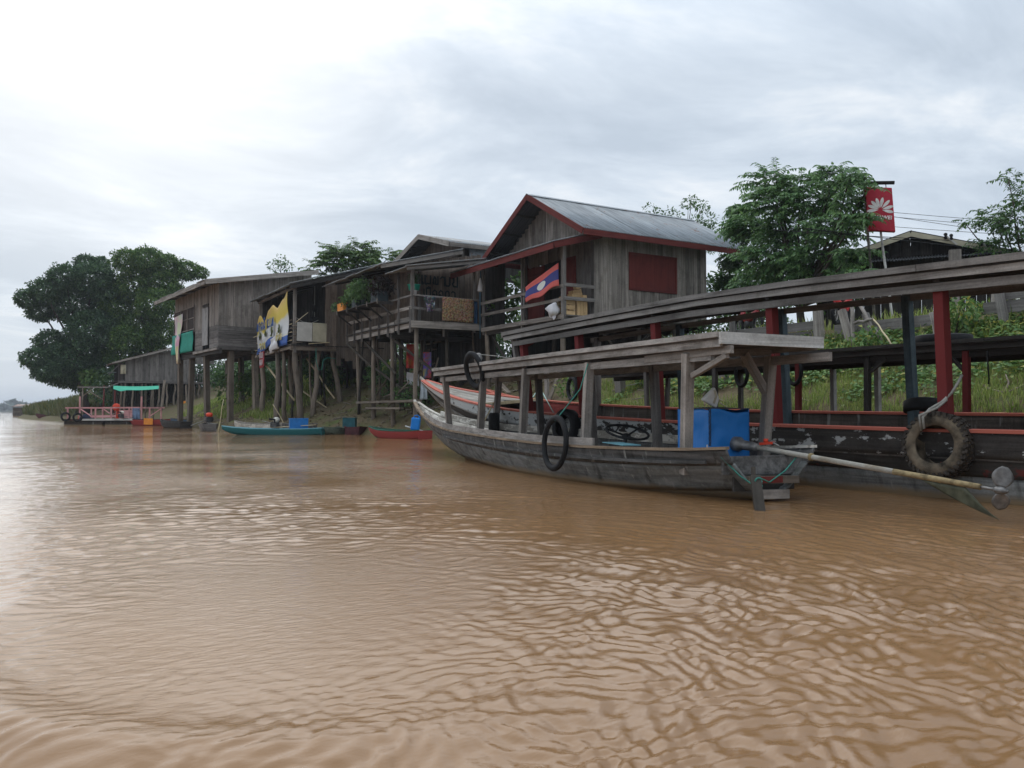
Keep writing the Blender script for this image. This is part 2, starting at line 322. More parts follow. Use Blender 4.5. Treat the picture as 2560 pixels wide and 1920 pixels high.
def plank_wall(parent,p0,p1,z0,top,mat,w=.21,t=.024,holes=(),name='wall_plank',jit=.04,out=(0,0,0),ragged=0):
    """vertical planks from p0 to p1 (x,y), bottoms at z0, tops at top (a number or a function of the distance); holes=(a0,a1,zb,zt)"""
    p0=V3((*p0,0)); p1=V3((*p1,0)); L=(p1-p0).length; d=(p1-p0)/L; nrm=V3((0,0,1)).cross(d); a=0; out=V3(out)
    cuts=sorted({c for h in holes for c in h[:2]})
    while a<L-.02:
        b=min(L,a+w*random.uniform(.8,1.2))
        for c in cuts:
            if a+.03<c<b or (b<c<b+.06): b=c
        if L-b<.06: b=L
        m=(a+b)/2; zt=top(m) if callable(top) else top; zb=z0(m) if callable(z0) else z0; zb+=random.uniform(-jit,jit*.3)-(random.random()**3)*ragged
        segs=[(zb,zt)]
        for h in holes:
            if h[0]-.01<=m<=h[1]+.01: segs=[s for lo,hi in segs for s in ((lo,h[2]),(h[3],hi)) if s[1]-s[0]>.04]
        for lo,hi in segs:
            c=p0+d*m+nrm*random.uniform(-.006,.006)+out
            beam(name,c+V3((0,0,lo)),c+V3((0,0,hi)),(b-a)-.008,t,mat,parent,up=nrm)
        a=b
def board_wall(parent,p0,p1,z0,z1,mat,h=.2,t=.024,name='wall_board',out=(0,0,0)):
    p0=V3((*p0,0))+V3(out); p1=V3((*p1,0))+V3(out); d=(p1-p0).normalized(); nrm=V3((0,0,1)).cross(d); n=max(1,round((z1-z0)/h)); hh=(z1-z0)/n
    for k in range(n):
        z=z0+hh*(k+.5); j=nrm*random.uniform(-.006,.006)
        beam(name,p0+j+V3((0,0,z)),p1+j+V3((0,0,z)),hh-.01,t,mat,parent,up=nrm)

# ------------------------------------------------------------------ the river
def build_water():
    m,t,b=newmat('muddy_water'); tc=N(t,'ShaderNodeTexCoord'); L=t.links.new
    mu=N(t,'ShaderNodeMapping'); mu.inputs['Rotation'].default_value=(0,0,R(28)); mu.inputs['Scale'].default_value=(1,2.6,1); L(tc.outputs['Object'],mu.inputs[0])
    n=nz(t,mu.outputs[0],13.,5,.65,.6); n2=nz(t,tc.outputs['Object'],.35,3,.5)
    L(ramp(t,n2,[(.35,(.235,.128,.056)),(.68,(.28,.155,.071))]),b.inputs['Base Color'])
    b.inputs['Roughness'].default_value=.03; b.inputs['IOR'].default_value=1.33; b.inputs['Specular IOR Level'].default_value=.5
    st=thr(t,nz(t,tc.outputs['Object'],.22,2,.5),.36,.66)
    sm=N(t,'ShaderNodeMapRange'); sm.inputs[3].default_value=.22; L(st,sm.inputs[0]); st=sm.outputs[0]
    bp=N(t,'ShaderNodeBump'); bp.inputs['Distance'].default_value=.02; L(n,bp.inputs['Height'])
    vl=N(t,'ShaderNodeVectorMath',operation='LENGTH'); L(tc.outputs['Object'],vl.inputs[0]); far_mul=N(t,'ShaderNodeMapRange'); far_mul.inputs[1].default_value=6; far_mul.inputs[2].default_value=22; far_mul.inputs[3].default_value=.26; far_mul.inputs[4].default_value=.8; L(vl.outputs['Value'],far_mul.inputs[0])   # the open river is more ruffled than the lee where we float
    ms=N(t,'ShaderNodeMath',operation='MULTIPLY'); L(st,ms.inputs[0]); L(far_mul.outputs[0],ms.inputs[1]); L(ms.outputs[0],bp.inputs['Strength']); L(bp.outputs[0],b.inputs['Normal'])
    # a polar sheet round the boat, finest near it, out to the horizon
    rad=np.concatenate([[.02,.4,.8],np.geomspace(1.2,60,900),np.geomspace(64,6000,70)])
    a0=R(31); th=np.concatenate([np.linspace(-36,36,470),np.linspace(37.5,322.5,96)]); th=a0+np.radians(th); nc=len(th)
    RR,TT=np.meshgrid(rad,th,indexing='ij'); X=RR*np.sin(TT); Y=RR*np.cos(TT); dr=np.gradient(rad)[:,None]
    g=np.random.default_rng(3); Z=np.zeros_like(X)
    # slow warp so that the ripple trains bend
    wx=.35*np.sin(.55*X+.31*Y+1)+.25*np.sin(-.4*X+.8*Y+2.2); wy=.35*np.sin(.45*X-.6*Y+.5)+.25*np.sin(.9*X+.2*Y+4)
    wx+=.045*np.sin(4.7*X+3.1*Y+.6*np.sin(1.7*Y))+.030*np.sin(-6.3*X+8.9*Y+2); wy+=.045*np.sin(3.9*X-5.2*Y+.6*np.sin(2.1*X))+.030*np.sin(9.1*X+6.1*Y+5)
    Xw=X+wx; Yw=Y+wy
    lam=np.concatenate([np.geomspace(.036,.45,140),np.geomspace(.7,2.4,14)])
    for i,l in enumerate(lam):
        k=2*math.pi/l; a=R(118)+g.normal(0,.40); ph=g.uniform(0,6.28); amp=.0074*l*g.uniform(.5,1.35)*(.07 if l>.65 else float(np.interp(l,[.036,.055,.08,.12,.2,.45],[.5,1.2,1.75,1.15,.4,.14])))
        fade=np.clip(l/(2.6*dr)-1,0,1)
        grp=.55+.45*np.sin((Xw*math.cos(a+1.3)+Yw*math.sin(a+1.3))*k*.13+g.uniform(0,6.28))
        if i%5<2 and l<.6:   # rings running out from the boat we sit in
            cx,cy=-2.1+g.normal(0,1.6),2.0+g.normal(0,1.6); Z+=amp*fade*grp*np.sin(k*np.hypot(Xw-cx,Yw-cy)+ph)
        else: Z+=amp*fade*grp*np.sin(k*(Xw*math.cos(a)+Yw*math.sin(a))+ph)
    # patches: the glassy boil of turned water off the bow of our boat, and calmer and rougher stretches
    def blob(cx,cy,rx,ry,rot):
        dx=X-cx; dy=Y-cy; u=(dx*math.cos(rot)+dy*math.sin(rot))/rx; v=(-dx*math.sin(rot)+dy*math.cos(rot))/ry; return np.exp(-(u*u+v*v)**1.6)
    calm=1-.95*blob(1.3,4.5,2.2,1.4,R(59))-.4*blob(4.6,6.3,1.6,.8,R(50))
    rough=1+.55*blob(4.2,3.1,2.2,1.1,R(-25))+.35*blob(3.0,9.,3.,3.,0)
    Z*=np.clip(calm,.06,2)*rough
    # rim of the boil: a low ridge with a trough on our side
    va=(X-1.46)*math.cos(R(59))+(Y-4.37)*math.sin(R(59)); vb=-(X-1.46)*math.sin(R(59))+(Y-4.37)*math.cos(R(59)); d=np.hypot(va/1.75,(vb+.1)/1.5); ang=np.arctan2(vb,va)
    front=np.clip(np.cos(ang-R(152)),0,1)**2.2
    Z+=front*(.040*np.exp(-((d-1.12)/.10)**2)-.032*np.exp(-((d-1.32)/.10)**2))
    Z-=.006*np.exp(-(d/.9)**2)
    # wake spreading from the moored stern
    far=np.clip(1-RR/60,0,1); Z*=far
    vs=np.stack([X,Y,Z],-1).reshape(-1,3); nr=len(rad)
    i=np.arange(nr-1)[:,None]*nc; j=np.arange(nc)[None,:]; j2=(j+1)%nc
    f=np.stack([i+j,i+j2,i+nc+j2,i+nc+j],-1).reshape(-1,4)[:,::-1]
    c=len(vs); vs=np.vstack([vs,[[0,0,0]]])
    o=npmesh('river_water',vs,f,m,smooth=True); tag(o,kind='structure')
build_water()

# ------------------------------------------------------------------ the bank
SH=[(-30,13.2),(0,13.2),(20,13.2),(27,13.3),(31,13.2),(34,12.6),(36.5,12.0),(39,11.0),(42,10.2),(48,9.3),(58,9.4),(66,10.2),(71,9.6),(78,6.6),(85,4.6),(92,4.4),(105,2.6),(130,1.2),(150,1.5),(175,4),(220,30),(300,120),(800,700)]
def shore(y): return float(np.interp(y,[a for a,_ in SH],[b for _,b in SH]))
PR=[(-60,-6),(-6,-1.6),(-1,-.45),(0,0),(.3,.28),(.85,.95),(2.2,1.62),(4.1,2.62),(4.6,3.05),(7,3.25),(12,3.5),(60,4.2),(400,5)]
PL=[(-60,-6),(-6,-1.6),(-1,-.4),(0,0),(.6,.4),(2,1.0),(4,2.0),(6.5,3.1),(9,3.7),(14,4.0),(60,4.6),(400,5)]
PF=[(-60,-6),(-6,-1.4),(-1,-.3),(0,0),(.5,.35),(2,.8),(6,1.6),(10,3.2),(20,3.8),(60,4.5),(400,5)]
def ground(x,y):
    d=x-shore(y); k=min(1,max(0,(y-24)/16)); k2=min(1,max(0,(y-66)/14))
    f=lambda P:float(np.interp(d,[a for a,_ in P],[b for _,b in P]))
    z=(f(PR)*(1-k)+f(PL)*k)*(1-k2)+f(PF)*k2
    return z+(.10*noise.noise((x*.55,y*.55,0))+.05*noise.noise((x*1.7,y*1.7,3)))*min(1,max(0,d*.8+.3))
def build_ground():
    m,t,b=newmat('bank_soil'); v,_=coords(t,(1,1,1)); n=nz(t,v,1.3,6,.65); n2=nz(t,v,9,5,.7)
    c=ramp(t,n,[(.36,(.15,.11,.07)),(.54,(.14,.12,.06)),(.68,(.12,.15,.05))])
    c=mixc(t,.5,c,ramp(t,n2,[(.3,(.5,.5,.5)),(.7,(1.3,1.3,1.3))]),'MULTIPLY')
    t.links.new(c,b.inputs['Base Color']); b.inputs['Roughness'].default_value=.95; b.inputs['Specular IOR Level'].default_value=.15; bump(t,b,n2,.7,.06)
    ds=np.concatenate([[-60,-20,-8,-4,-2,-1],np.arange(-.6,6,.22),np.arange(6,16,.6),[18,22,28,36,50,80,140,300]])
    ys=np.concatenate([np.arange(-30,0,3),np.arange(0,34,.3),np.arange(34,72,.45),np.arange(72,160,1.5),np.arange(162,230,6),np.arange(240,800,40)])
    vs=[]; 
    for y in ys:
        s=shore(y)
        for d in ds: vs.append((s+d,y,ground(s+d,y)))
    nd=len(ds); i=np.arange(len(ys)-1)[:,None]*nd; j=np.arange(nd-1)[None,:]
    f=np.stack([i+j,i+j+1,i+nd+j+1,i+nd+j],-1).reshape(-1,4)
    tag(npmesh('river_bank',vs,f,m,smooth=True),kind='structure')
build_ground()
def leaf_cards(name,P,D,U,ln,wd,mat,parent=None,fold=.25):
    """one leaf of two folded halves per point: P base, D direction, U up; ln, wd sizes"""
    P=np.asarray(P,float); D=np.asarray(D,float); U=np.asarray(U,float); n=len(P)
    D/=np.linalg.norm(D,axis=1,keepdims=True)+1e-9; Sd=np.cross(D,U); Sd/=np.linalg.norm(Sd,axis=1,keepdims=True)+1e-9; Nn=np.cross(Sd,D)
    ln=np.broadcast_to(ln,(n,))[:,None]; wd=np.broadcast_to(wd,(n,))[:,None]
    mid=P+D*ln*.45; a=P; tip=P+D*ln-Nn*ln*.12; l=mid+Sd*wd*.5+Nn*wd*fold; r=mid-Sd*wd*.5+Nn*wd*fold
    vs=np.stack([a,l,tip,r],1).reshape(-1,3); k=np.arange(n)[:,None]*4; f=np.concatenate([k+[[0,1,2]],k+[[0,2,3]]],1).reshape(-1,3)
    return npmesh(name,vs,f,mat,parent)
def unit(n): v=rng.normal(size=(n,3)); return v/np.linalg.norm(v,axis=1,keepdims=True)
def blades(name,pts,h,mat,lean=.5,w=.012):
    """grass: one bent blade of three faces per point"""
    P=np.asarray(pts,float); n=len(P); h=h*rng.uniform(.5,1.3,n)[:,None]; a=rng.uniform(0,6.28,n); d=np.stack([np.cos(a),np.sin(a),np.zeros(n)],1); s=np.stack([-np.sin(a),np.cos(a),np.zeros(n)],1)*w*rng.uniform(.7,1.5,n)[:,None]
    up=np.array([[0,0,1.]]); ln=rng.uniform(.1,lean,n)[:,None]
    m=P+up*h*.6+d*h*ln*.35; tip=P+up*h*(1-.35*ln)+d*h*ln
    vs=np.stack([P-s,P+s,m-s*.7,m+s*.7,tip],1).reshape(-1,3); k=np.arange(n)[:,None]*5
    f=np.concatenate([k+[[0,1,3]],k+[[0,3,2]],k+[[2,3,4]]],1).reshape(-1,3)
    return tag(npmesh(name,vs,f,mat),kind='stuff')
M['grass']=leafmat('grass_blade',[(.14,.21,.04),(.22,.30,.065),(.30,.37,.10),(.40,.40,.15),(.20,.27,.055)],.5)
M['creeper']=leafmat('creeper_leaf',[(.06,.14,.035),(.10,.20,.05),(.14,.25,.065),(.19,.31,.085),(.10,.18,.045),(.42,.37,.07)],.3)
M['leaf_deep']=leafmat('deep_green_leaf',[(.04,.085,.045),(.065,.125,.06),(.09,.165,.07),(.12,.20,.085)],.3)
M['leaf_mid']=leafmat('mid_green_leaf',[(.045,.105,.038),(.075,.155,.05),(.105,.20,.06),(.15,.25,.075)],.3)
M['leaf_fresh']=leafmat('fresh_green_leaf',[(.045,.10,.03),(.08,.16,.04),(.12,.21,.05),(.17,.25,.06)],.3)
M['leaf_frond']=leafmat('frond_leaflet',[(.06,.14,.055),(.095,.20,.07),(.14,.255,.09),(.19,.31,.105),(.095,.195,.065)],.38)
M['leaf_maroon']=leafmat('dark_maroon_leaf',[(.02,.012,.012),(.035,.016,.018),(.02,.03,.015)],.1)
M['bark']=wood('bark',(.04,.032,.026),(.12,.10,.085))
# ------------------------------------------------------------------ trees
def limb(name,a,b,r0,r1,parent,mat=None): return pole(name,a,b,r0,r1,mat or M['bark'],parent,bend=.12*(V3(b)-V3(a)).length*.15,n=7)
def clump_tree(name,label,base,clumps,mat,leaf,per,group=None,trunk_r=.3,split=.45,flat=.75,cat='tree',droop=.25,forks=None):
    """clumps: (x,y,z,r); leaves sit through each clump, thickest near its skin, so that gaps stay between clumps"""
    base=V3(base); t=thing(name,label,cat,base,group); C=np.array(clumps,float); top=V3(C[:,:3].mean(0)); fork=base.lerp(top,split)
    limb('trunk',base-V3((0,0,.4)),fork,trunk_r,trunk_r*.7,t)
    order=sorted(range(len(C)),key=lambda i:-C[i,3])[:forks or 14]
    for i in order:
        limb('branch',fork,V3(C[i,:3]),trunk_r*.42,trunk_r*.08,t)
    P=[];D=[]
    for x,y,z,r in clumps:
        n=int(per*r*r); u=unit(n); rad=r*rng.uniform(.45,1.06,n)**.6; lump=1+.28*np.sin(u[:,0]*5+x)*np.sin(u[:,1]*6+y)*np.sin(u[:,2]*5+z)
        p=np.array([x,y,z])+u*(rad*lump)[:,None]*np.array([1,1,flat]); P.append(p); D.append(u*.7+unit(n)*.7+[0,0,-droop])
    P=np.vstack(P); D=np.vstack(D); n=len(P); U=unit(n)*.6+[0,0,1.]
    leaf_cards('crown',P,D,U,leaf*rng.uniform(.6,1.3,n),leaf*.62*rng.uniform(.7,1.2,n),mat,t); return t
def frond_tree(name,label,base,clumps,mat,per,fl,lf,trunk_r=.16,group=None,split=.35,droop=.5,pairs=11,fill=0):
    """feathered fronds: an arching stalk with drooping leaflets on both sides, in tiers"""
    base=V3(base); t=thing(name,label,'tree',base,group); C=np.array(clumps,float); top=V3(C[:,:3].mean(0)); fork=base.lerp(top,split)
    limb('trunk',base-V3((0,0,.3)),fork,trunk_r,trunk_r*.7,t); st=MB()
    for i in range(len(C)):
        limb('branch',fork,V3(C[i,:3])+V3((0,0,-.1)),trunk_r*.45,trunk_r*.1,t)
    P=[];D=[];U=[]; cen=np.array(top)
    for x,y,z,r in clumps:
        for q in range(max(3,int(per*r*r))):
            u=unit(1)[0]; b=np.array([x,y,z])+u*r*random.uniform(.2,.8)*np.array([1,1,.62])
            o=np.array([x,y,z])-cen; o[2]*=.25; d=u*.8+o*.35+unit(1)[0]*.35; d[2]*=.35; d/=np.linalg.norm(d)+1e-6
            L=fl*random.uniform(.65,1.2); side=np.cross(d,[0,0,1.]); side/=np.linalg.norm(side)+1e-6
            k=np.arange(1,pairs+1)/pairs; pts=b+d*(L*k)[:,None]+np.array([0,0,1.])*(L*(.28*k-droop*k*k*1.1))[:,None]
            tang=d+np.array([0,0,1.])*(.28-2.2*droop*k)[:,None]; tang/=np.linalg.norm(tang,axis=1,keepdims=True)
            for sg in (-1,1):
                P.append(pts); D.append(tang*.55+side*sg*.8+[0,0,-.42]); U.append(np.tile([0,0,1.],(pairs,1))+unit(pairs)*.25)
            st.tube([b,pts[pairs//2],pts[-1]],[.008,.006,.003],4,False)
    if fill:
        for x,y,z,r in clumps:
            m=int(fill*r*r); u=unit(m); P.append(np.array([x,y,z])+u*r*rng.uniform(.3,1.,m)[:,None]**.6*np.array([1,1,.7])); D.append(u*.8+unit(m)*.6+[0,0,-.4]); U.append(unit(m)*.5+[0,0,1.])
    P=np.vstack(P);D=np.vstack(D);U=np.vstack(U);n=len(P)
    cr=leaf_cards('crown',P,D+unit(n)*.25,U,lf*rng.uniform(.6,1.3,n),lf*.46*rng.uniform(.7,1.3,n),mat,t,fold=.1)
    tag(st.build('stalks',M['bark'],t),kind='stuff'); return t
def J(a): return random.uniform(-a,a)
DARK=[(1.4,11.1,1.0),(2.8,11.9,1.3),(2.5,10.2,1.2),(4.4,13.1,1.5),(6.2,14.9,1.0),(7.4,14.9,.75),(6.7,13.1,2.0),(5.3,10.9,2.3),(8.0,12.1,1.7),(3.4,7.3,1.4),(2.0,5.7,1.1),(3.1,4.6,1.3),(5.3,5.9,2.5),(5.9,3.9,1.2),(6.9,8.4,2.5),(7.9,5.2,1.7),(4.5,4.4,1.5),(8.8,9.7,1.7)]
LIGHT=[(9.3,14.7,1.4),(11.0,15.1,1.6),(12.8,14.8,1.6),(14.6,14.5,1.2),(15.7,14.3,.7),(9.9,12.6,1.7),(12.2,13.1,1.8),(8.8,10.7,1.6),(11.7,10.9,1.8),(10.5,8.9,1.8),(12.3,8.4,1.6),(9.4,7.6,1.6),(13.5,12.2,1.4),(11.5,6.5,1.4),(9.0,6.0,1.4)]
t1=clump_tree('dark_riverside_tree','broad dark green tree leaning over the river left of the houses',(6.4,88,ground(6.4,88)),[(a,88+J(2.2),b,r) for a,b,r in DARK],M['leaf_deep'],.26,1350,trunk_r=.42)
limb('trunk',(7.7,88.6,1.2),(7.9,88.3,5.2),.25,.18,t1)
t2=clump_tree('light_riverside_tree','lighter green tall round tree behind the grey plank house',(11.5,85,ground(11.5,85)),[(a,85+J(2.),b,r) for a,b,r in LIGHT],M['leaf_fresh'],.25,1200,trunk_r=.36)
UMB=[(16.4,10.0,.4),(17.1,10.6,.5),(17.8,10.9,.6),(18.7,11.0,.6),(19.7,10.9,.5),(20.5,10.8,.4),(18.4,10.4,.6),(17.3,10.1,.5),(19.4,10.4,.5),(21.0,10.6,.3),(16.2,9.7,.3),(17.9,9.7,.5),(18.9,9.8,.5),(16.9,9.3,.4)]
frond_tree('flat_topped_tree','flat topped umbrella shaped tree above the roofs behind the veranda',(18.5,50,3.4),[(a,50+J(1.2),b,r*1.25) for a,b,r in UMB],M['leaf_fresh'],75,.85,.26,trunk_r=.16,split=.75,droop=.25,pairs=8)
clump_tree('leafy_tree_tip','small tree top showing between two tin roofs',(15.3,55,3.4),[(15.3,55,10.9,.45),(15.8,55.2,10.6,.4),(14.8,55.1,10.5,.35),(15.3,55.,9.6,.7)],M['leaf_mid'],.2,330,trunk_r=.1,split=.9)
THIN=[(29.2,11.7,.4),(29.9,11.5,.35),(30.9,11.6,.4),(31.6,12.3,.38),(32.1,12.6,.35),(32.3,12.1,.36),(32.6,11.4,.6),(31.9,11.2,.5),(32.9,12.5,.28),(30.5,11.2,.4),(31.2,11.,.45),(33.,10.8,.6)]
clump_tree('slender_tree','thin open crowned tree standing behind the tin roof with red trim',(31.3,34,3.6),[(a,34+J(.5),b,r) for a,b,r in THIN],M['leaf_mid'],.17,430,trunk_r=.1,split=.75)
RT=[(19.75,8.83,.56),(18.41,8.51,.61),(17.18,8.34,.6),(16.18,8.1,.46),(15.5,7.82,.26),(19.4,9.0,.25),(19.42,8.07,.84),(17.95,7.75,.81),(16.61,7.46,.66),(21.03,8.15,.55),(20.48,7.46,.86),(18.76,7.0,.96),(17.2,6.83,.8),(16.06,6.86,.52),(21.42,7.4,.5),(21.9,7.1,.4),(21.24,6.47,.73),(19.61,6.21,.98),(17.97,5.95,.95),(16.63,5.86,.66),(20.14,5.5,.71),(18.46,5.3,.82),(16.93,5.1,.66),(15.81,5.2,.45),(21.63,5.8,.59)]
def nearer(a,b,r):
    k=(22-2.6*min(1,max(0,(17.3-a)/1.0))+J(.3 if a<17 else .7))/22; a+=.45 if a<16.4 else 0; k=25.3/22 if a>20.9 else k; return (22*k,a*k,1+(b-1.1)*k,r*(.8 if a<17 else 1))
RTP=[nearer(*q) for q in RT]
frond_tree('feathery_tree','large tree with drooping feathery fronds hiding part of the red sign',(22.3,18.6,ground(22.3,18.6)),RTP,M['leaf_frond'],150,.72,.17,trunk_r=.17,split=.3,droop=.38,pairs=9,fill=170)
FR=[(13.3,7.8,.30),(12.98,7.2,.54),(13.9,6.85,.38),(14.27,6.74,.3),(13.45,6.46,.47),(14.7,6.81,.16),(13.92,5.95,.34),(13.35,5.74,.47),(14.04,5.79,.2),(13.0,6.37,.67),(12.4,6.9,.6),(12.2,6.0,.7),(12.7,5.4,.5)]
frond_tree('tiered_tree','tree with tiered leafy boughs behind the boat roof at the end of the row',(25.2,12.8,3.4),[(25+J(.4),a,b,r) for a,b,r in FR],M['leaf_mid'],90,.42,.13,trunk_r=.1,split=.3,droop=.22,pairs=6,fill=500)
clump_tree('shady_tree','low spreading tree under and behind the tall grey stilt house',(14.2,60,1.6),[(13.2,60,3.6,1.0),(14.6,60.4,3.9,1.2),(12.4,60.2,3.2,.7),(15.9,60.,3.9,1.1),(13.9,59.4,2.9,.9),(15.2,59.5,2.7,.8)],M['leaf_mid'],.28,330,trunk_r=.12)
clump_tree('roadside_tree','dark shrubby tree filling the gap beside the red shuttered house',(26.5,25.5,3.5),[(25.9,24.8,5.2,1.1),(26.5,26,6.2,1.1),(27.5,25,5.6,1.0),(26.2,23.7,4.6,.8),(25.4,25.8,6.1,.7)],M['leaf_mid'],.22,330,trunk_r=.12)
clump_tree('veranda_tree','bright leafy tree seen through the open veranda of the red trimmed house',(24.5,40,3.5),[(17.9,30.3,5.7,.6),(18.5,30.4,6.3,.6),(17.6,30.2,5.1,.55),(19.2,30.6,6.6,.5),(22.5,40,5.6,1.2),(24.,40.5,6.2,1.2),(25.6,40,5.6,1.2),(21.4,39.5,5.0,.9)],M['leaf_fresh'],.3,260,trunk_r=.12)
def shrub(label,x,y,r,h,mat,leaf=.14,per=520,group=None,name='shrub'):
    z=ground(x,y); C=[(x+J(r*.6),y+J(r*.6),z+h*random.uniform(.35,.75),r*random.uniform(.45,.7)) for _ in range(6)]
    return clump_tree(name,label,(x,y,z),C,mat,leaf,per,group,trunk_r=.03,split=.3,cat='bush',flat=.8)
shrub('green bush on the slope between the stilts of the grey house',11.9,50.5,1.3,2.0,M['leaf_fresh'],.2,300)
shrub('low bush on the grass behind the last stilts of the grey house',12.9,47,1.2,1.5,M['leaf_fresh'],.18,300)
shrub('shaded bush on the bank under the plank wall of the banner house',14.2,42.5,1.4,1.9,M['leaf_mid'],.2,300)
shrub('dark bush under the flower shelf house beside the brown posts',15.2,36.5,1.2,1.5,M['leaf_mid'],.18,300)
shrub('bush at the water edge under the low walkway planks',14.2,31.6,.8,1.2,M['leaf_mid'],.15,300)
shrub('bush at the foot of the dark riverside tree',6.9,84.5,1.7,4.2,M['leaf_fresh'],.32,160)
for lab,x,y,r,h in (('leafy bush growing over the plank retaining wall beside the red boat post',17.0,10.3,.55,1.0),('small bush at the foot of the retaining wall posts',16.6,12.0,.4,.6),('green weeds clump under the red shuttered house',15.5,18.6,.6,.9),('weeds clump by the pale broken posts under the veranda',15.0,21.0,.6,.8)):
    shrub(lab,x,y,r,h,M['creeper'],.13,520)
# thickets on the upper bank behind the stilts, closing the view under the floors
for lab,C,lf,per,mt in (
 ('dense dark thicket behind the stilts of the red trimmed house',[(23.5+J(1.5),y,4.2+J(.5),1.25) for y in np.arange(22,33,1.1)],.2,190,'leaf_mid'),
 ('dense thicket behind the veranda house and the banner house',[(19.5+J(1.2)-.06*(y-33),y,4.1+J(.5),1.3) for y in np.arange(33,47,1.2)],.22,190,'leaf_mid'),
 ('dense thicket on the bank far behind the tall grey house',[(17.5+J(1.2)-.05*(y-47),y,4.0+J(.6),1.6) for y in np.arange(48,67,1.5)],.28,150,'leaf_deep'),
 ('dark thicket behind the long low house',[(15.2+k*.9,82+J(.8),5.0+J(.5),1.3) for k in range(5)]+[(x,83+J(1),3.2+J(.6),1.7) for x in np.arange(8.5,22,1.4)],.34,130,'leaf_deep')):
    x,y=C[0][0],C[0][1]; clump_tree('thicket',lab,(x,y,ground(x,y)),C+[(a,b+J(.4),c-1.1,r) for a,b,c,r in C],M[mt],lf,per,'thickets on the upper bank',trunk_r=.04,split=.2,cat='thicket',forks=5)
# reeds on the far spit and weeds, grass and creeper on the slopes
def spit():
    P=[]
    for k in range(2600):
        y=random.uniform(90,150); x=shore(y)+abs(random.gauss(0,1))*4+.8; P.append((x,y,ground(x,y)-.1))
    P=np.array(P); n=len(P); D=unit(n)*.45+[0,0,1.]
    tag(leaf_cards('reed_bed',P,D,unit(n),rng.uniform(.7,1.7,n),.35,leafmat('reed_leaf',[(.10,.115,.035),(.15,.15,.05),(.07,.10,.03),(.17,.15,.065)],.2)),kind='stuff')
spit()
def scatter(n,y0,y1,d0,d1,dens=None):
    out=[]
    while len(out)<n:
        y=random.uniform(y0,y1); d=random.uniform(d0,d1); x=shore(y)+d
        if dens and random.random()>dens(x,y,d): continue
        out.append((x,y,ground(x,y)-.01))
    return out
clumpy=lambda s,lo:(lambda x,y,d:max(0,min(1,lo+1.3*noise.noise((x*s,y*s,5)))))
blades('slope_grass',scatter(34000,3.5,21,.35,4.4,clumpy(.9,.65)),.17,M['grass'],.7,.008)
blades('tall_grass',scatter(2600,3.5,21,3.4,6.5,clumpy(.8,.5)),.36,M['grass'],.8,.013)
blades('shaded_grass',scatter(18000,41,68,1.0,9,clumpy(.5,.55)),.30,M['grass'],.6,.022)
def creeper():
    P=[]
    for x,y,z in scatter(15000,3.5,19,.9,4.3,lambda x,y,d:max(0,min(1,(-.25+.42*(d-.6)*(.5 if y<8 else 1)+.9*noise.noise((x*.8,y*.8,9)))))): P.append((x,y,z+random.uniform(.04,.20)))
    n=len(P); D=unit(n)*[1,1,.25]+[-.5,0,-.1]; U=unit(n)*.5+[-.35,-.1,1.]
    tag(leaf_cards('creeper_leaves',P,D,U,rng.uniform(.07,.15,n),rng.uniform(.06,.12,n),M['creeper'],fold=.12),kind='stuff')
creeper()
# the far shore
def far_hills():
    m=leafmat('far_forest',[(.02,.04,.028),(.035,.06,.038)],0); P=[]; n=9000; a=rng.uniform(R(-75),R(8),n); d=900+rng.uniform(-20,160,n)
    h=8*(.6+.4*np.sin(a*37)*np.sin(a*91+1)+.25*np.sin(a*230)); 
    P=np.stack([d*np.sin(a),d*np.cos(a),rng.uniform(0,1,n)*h],1); U=unit(n)
    tag(leaf_cards('far_shore_forest',P,unit(n)*.8+[0,0,.3],U,rng.uniform(5,9,n),rng.uniform(4,7,n),m),kind='stuff')
    mb=MB(); K=60; vs=[]; fs=[]
    for i in range(K+1):
        q=R(-80)+R(90)*i/K
        vs+= [(880*math.sin(q),880*math.cos(q),-2),(900*math.sin(q),900*math.cos(q),1.5),(1300*math.sin(q),1300*math.cos(q),4)]
    for i in range(K):
        for j in range(2): k=3*i+j; fs.append((k,k+3,k+4,k+1))
    mb.add(vs,fs); tag(mb.build('far_shore',plain('far_shore_earth',(.06,.07,.045),.95),None),kind='structure')
far_hills()

# ------------------------------------------------------------------ humid air over the river
def haze():
    m=bpy.data.materials.new('humid_air'); m.use_nodes=True; t=m.node_tree; t.nodes.clear(); o=N(t,'ShaderNodeOutputMaterial'); v=N(t,'ShaderNodeVolumePrincipled'); v.inputs['Color'].default_value=(.86,.92,1,1); v.inputs['Density'].default_value=HAZE; v.inputs['Anisotropy'].default_value=.2; t.links.new(v.outputs[0],o.inputs['Volume'])
    mb=MB(); mb.add([(x,y,z) for z in (-8,40) for x,y in ((-6500,-6500),(6500,-6500),(6500,6500),(-6500,6500))],[(3,2,1,0),(4,5,6,7),(0,1,5,4),(1,2,6,5),(2,3,7,6),(3,0,4,7)])
    tag(mb.build('haze',m,None),kind='stuff')
HAZE=.00042
haze()

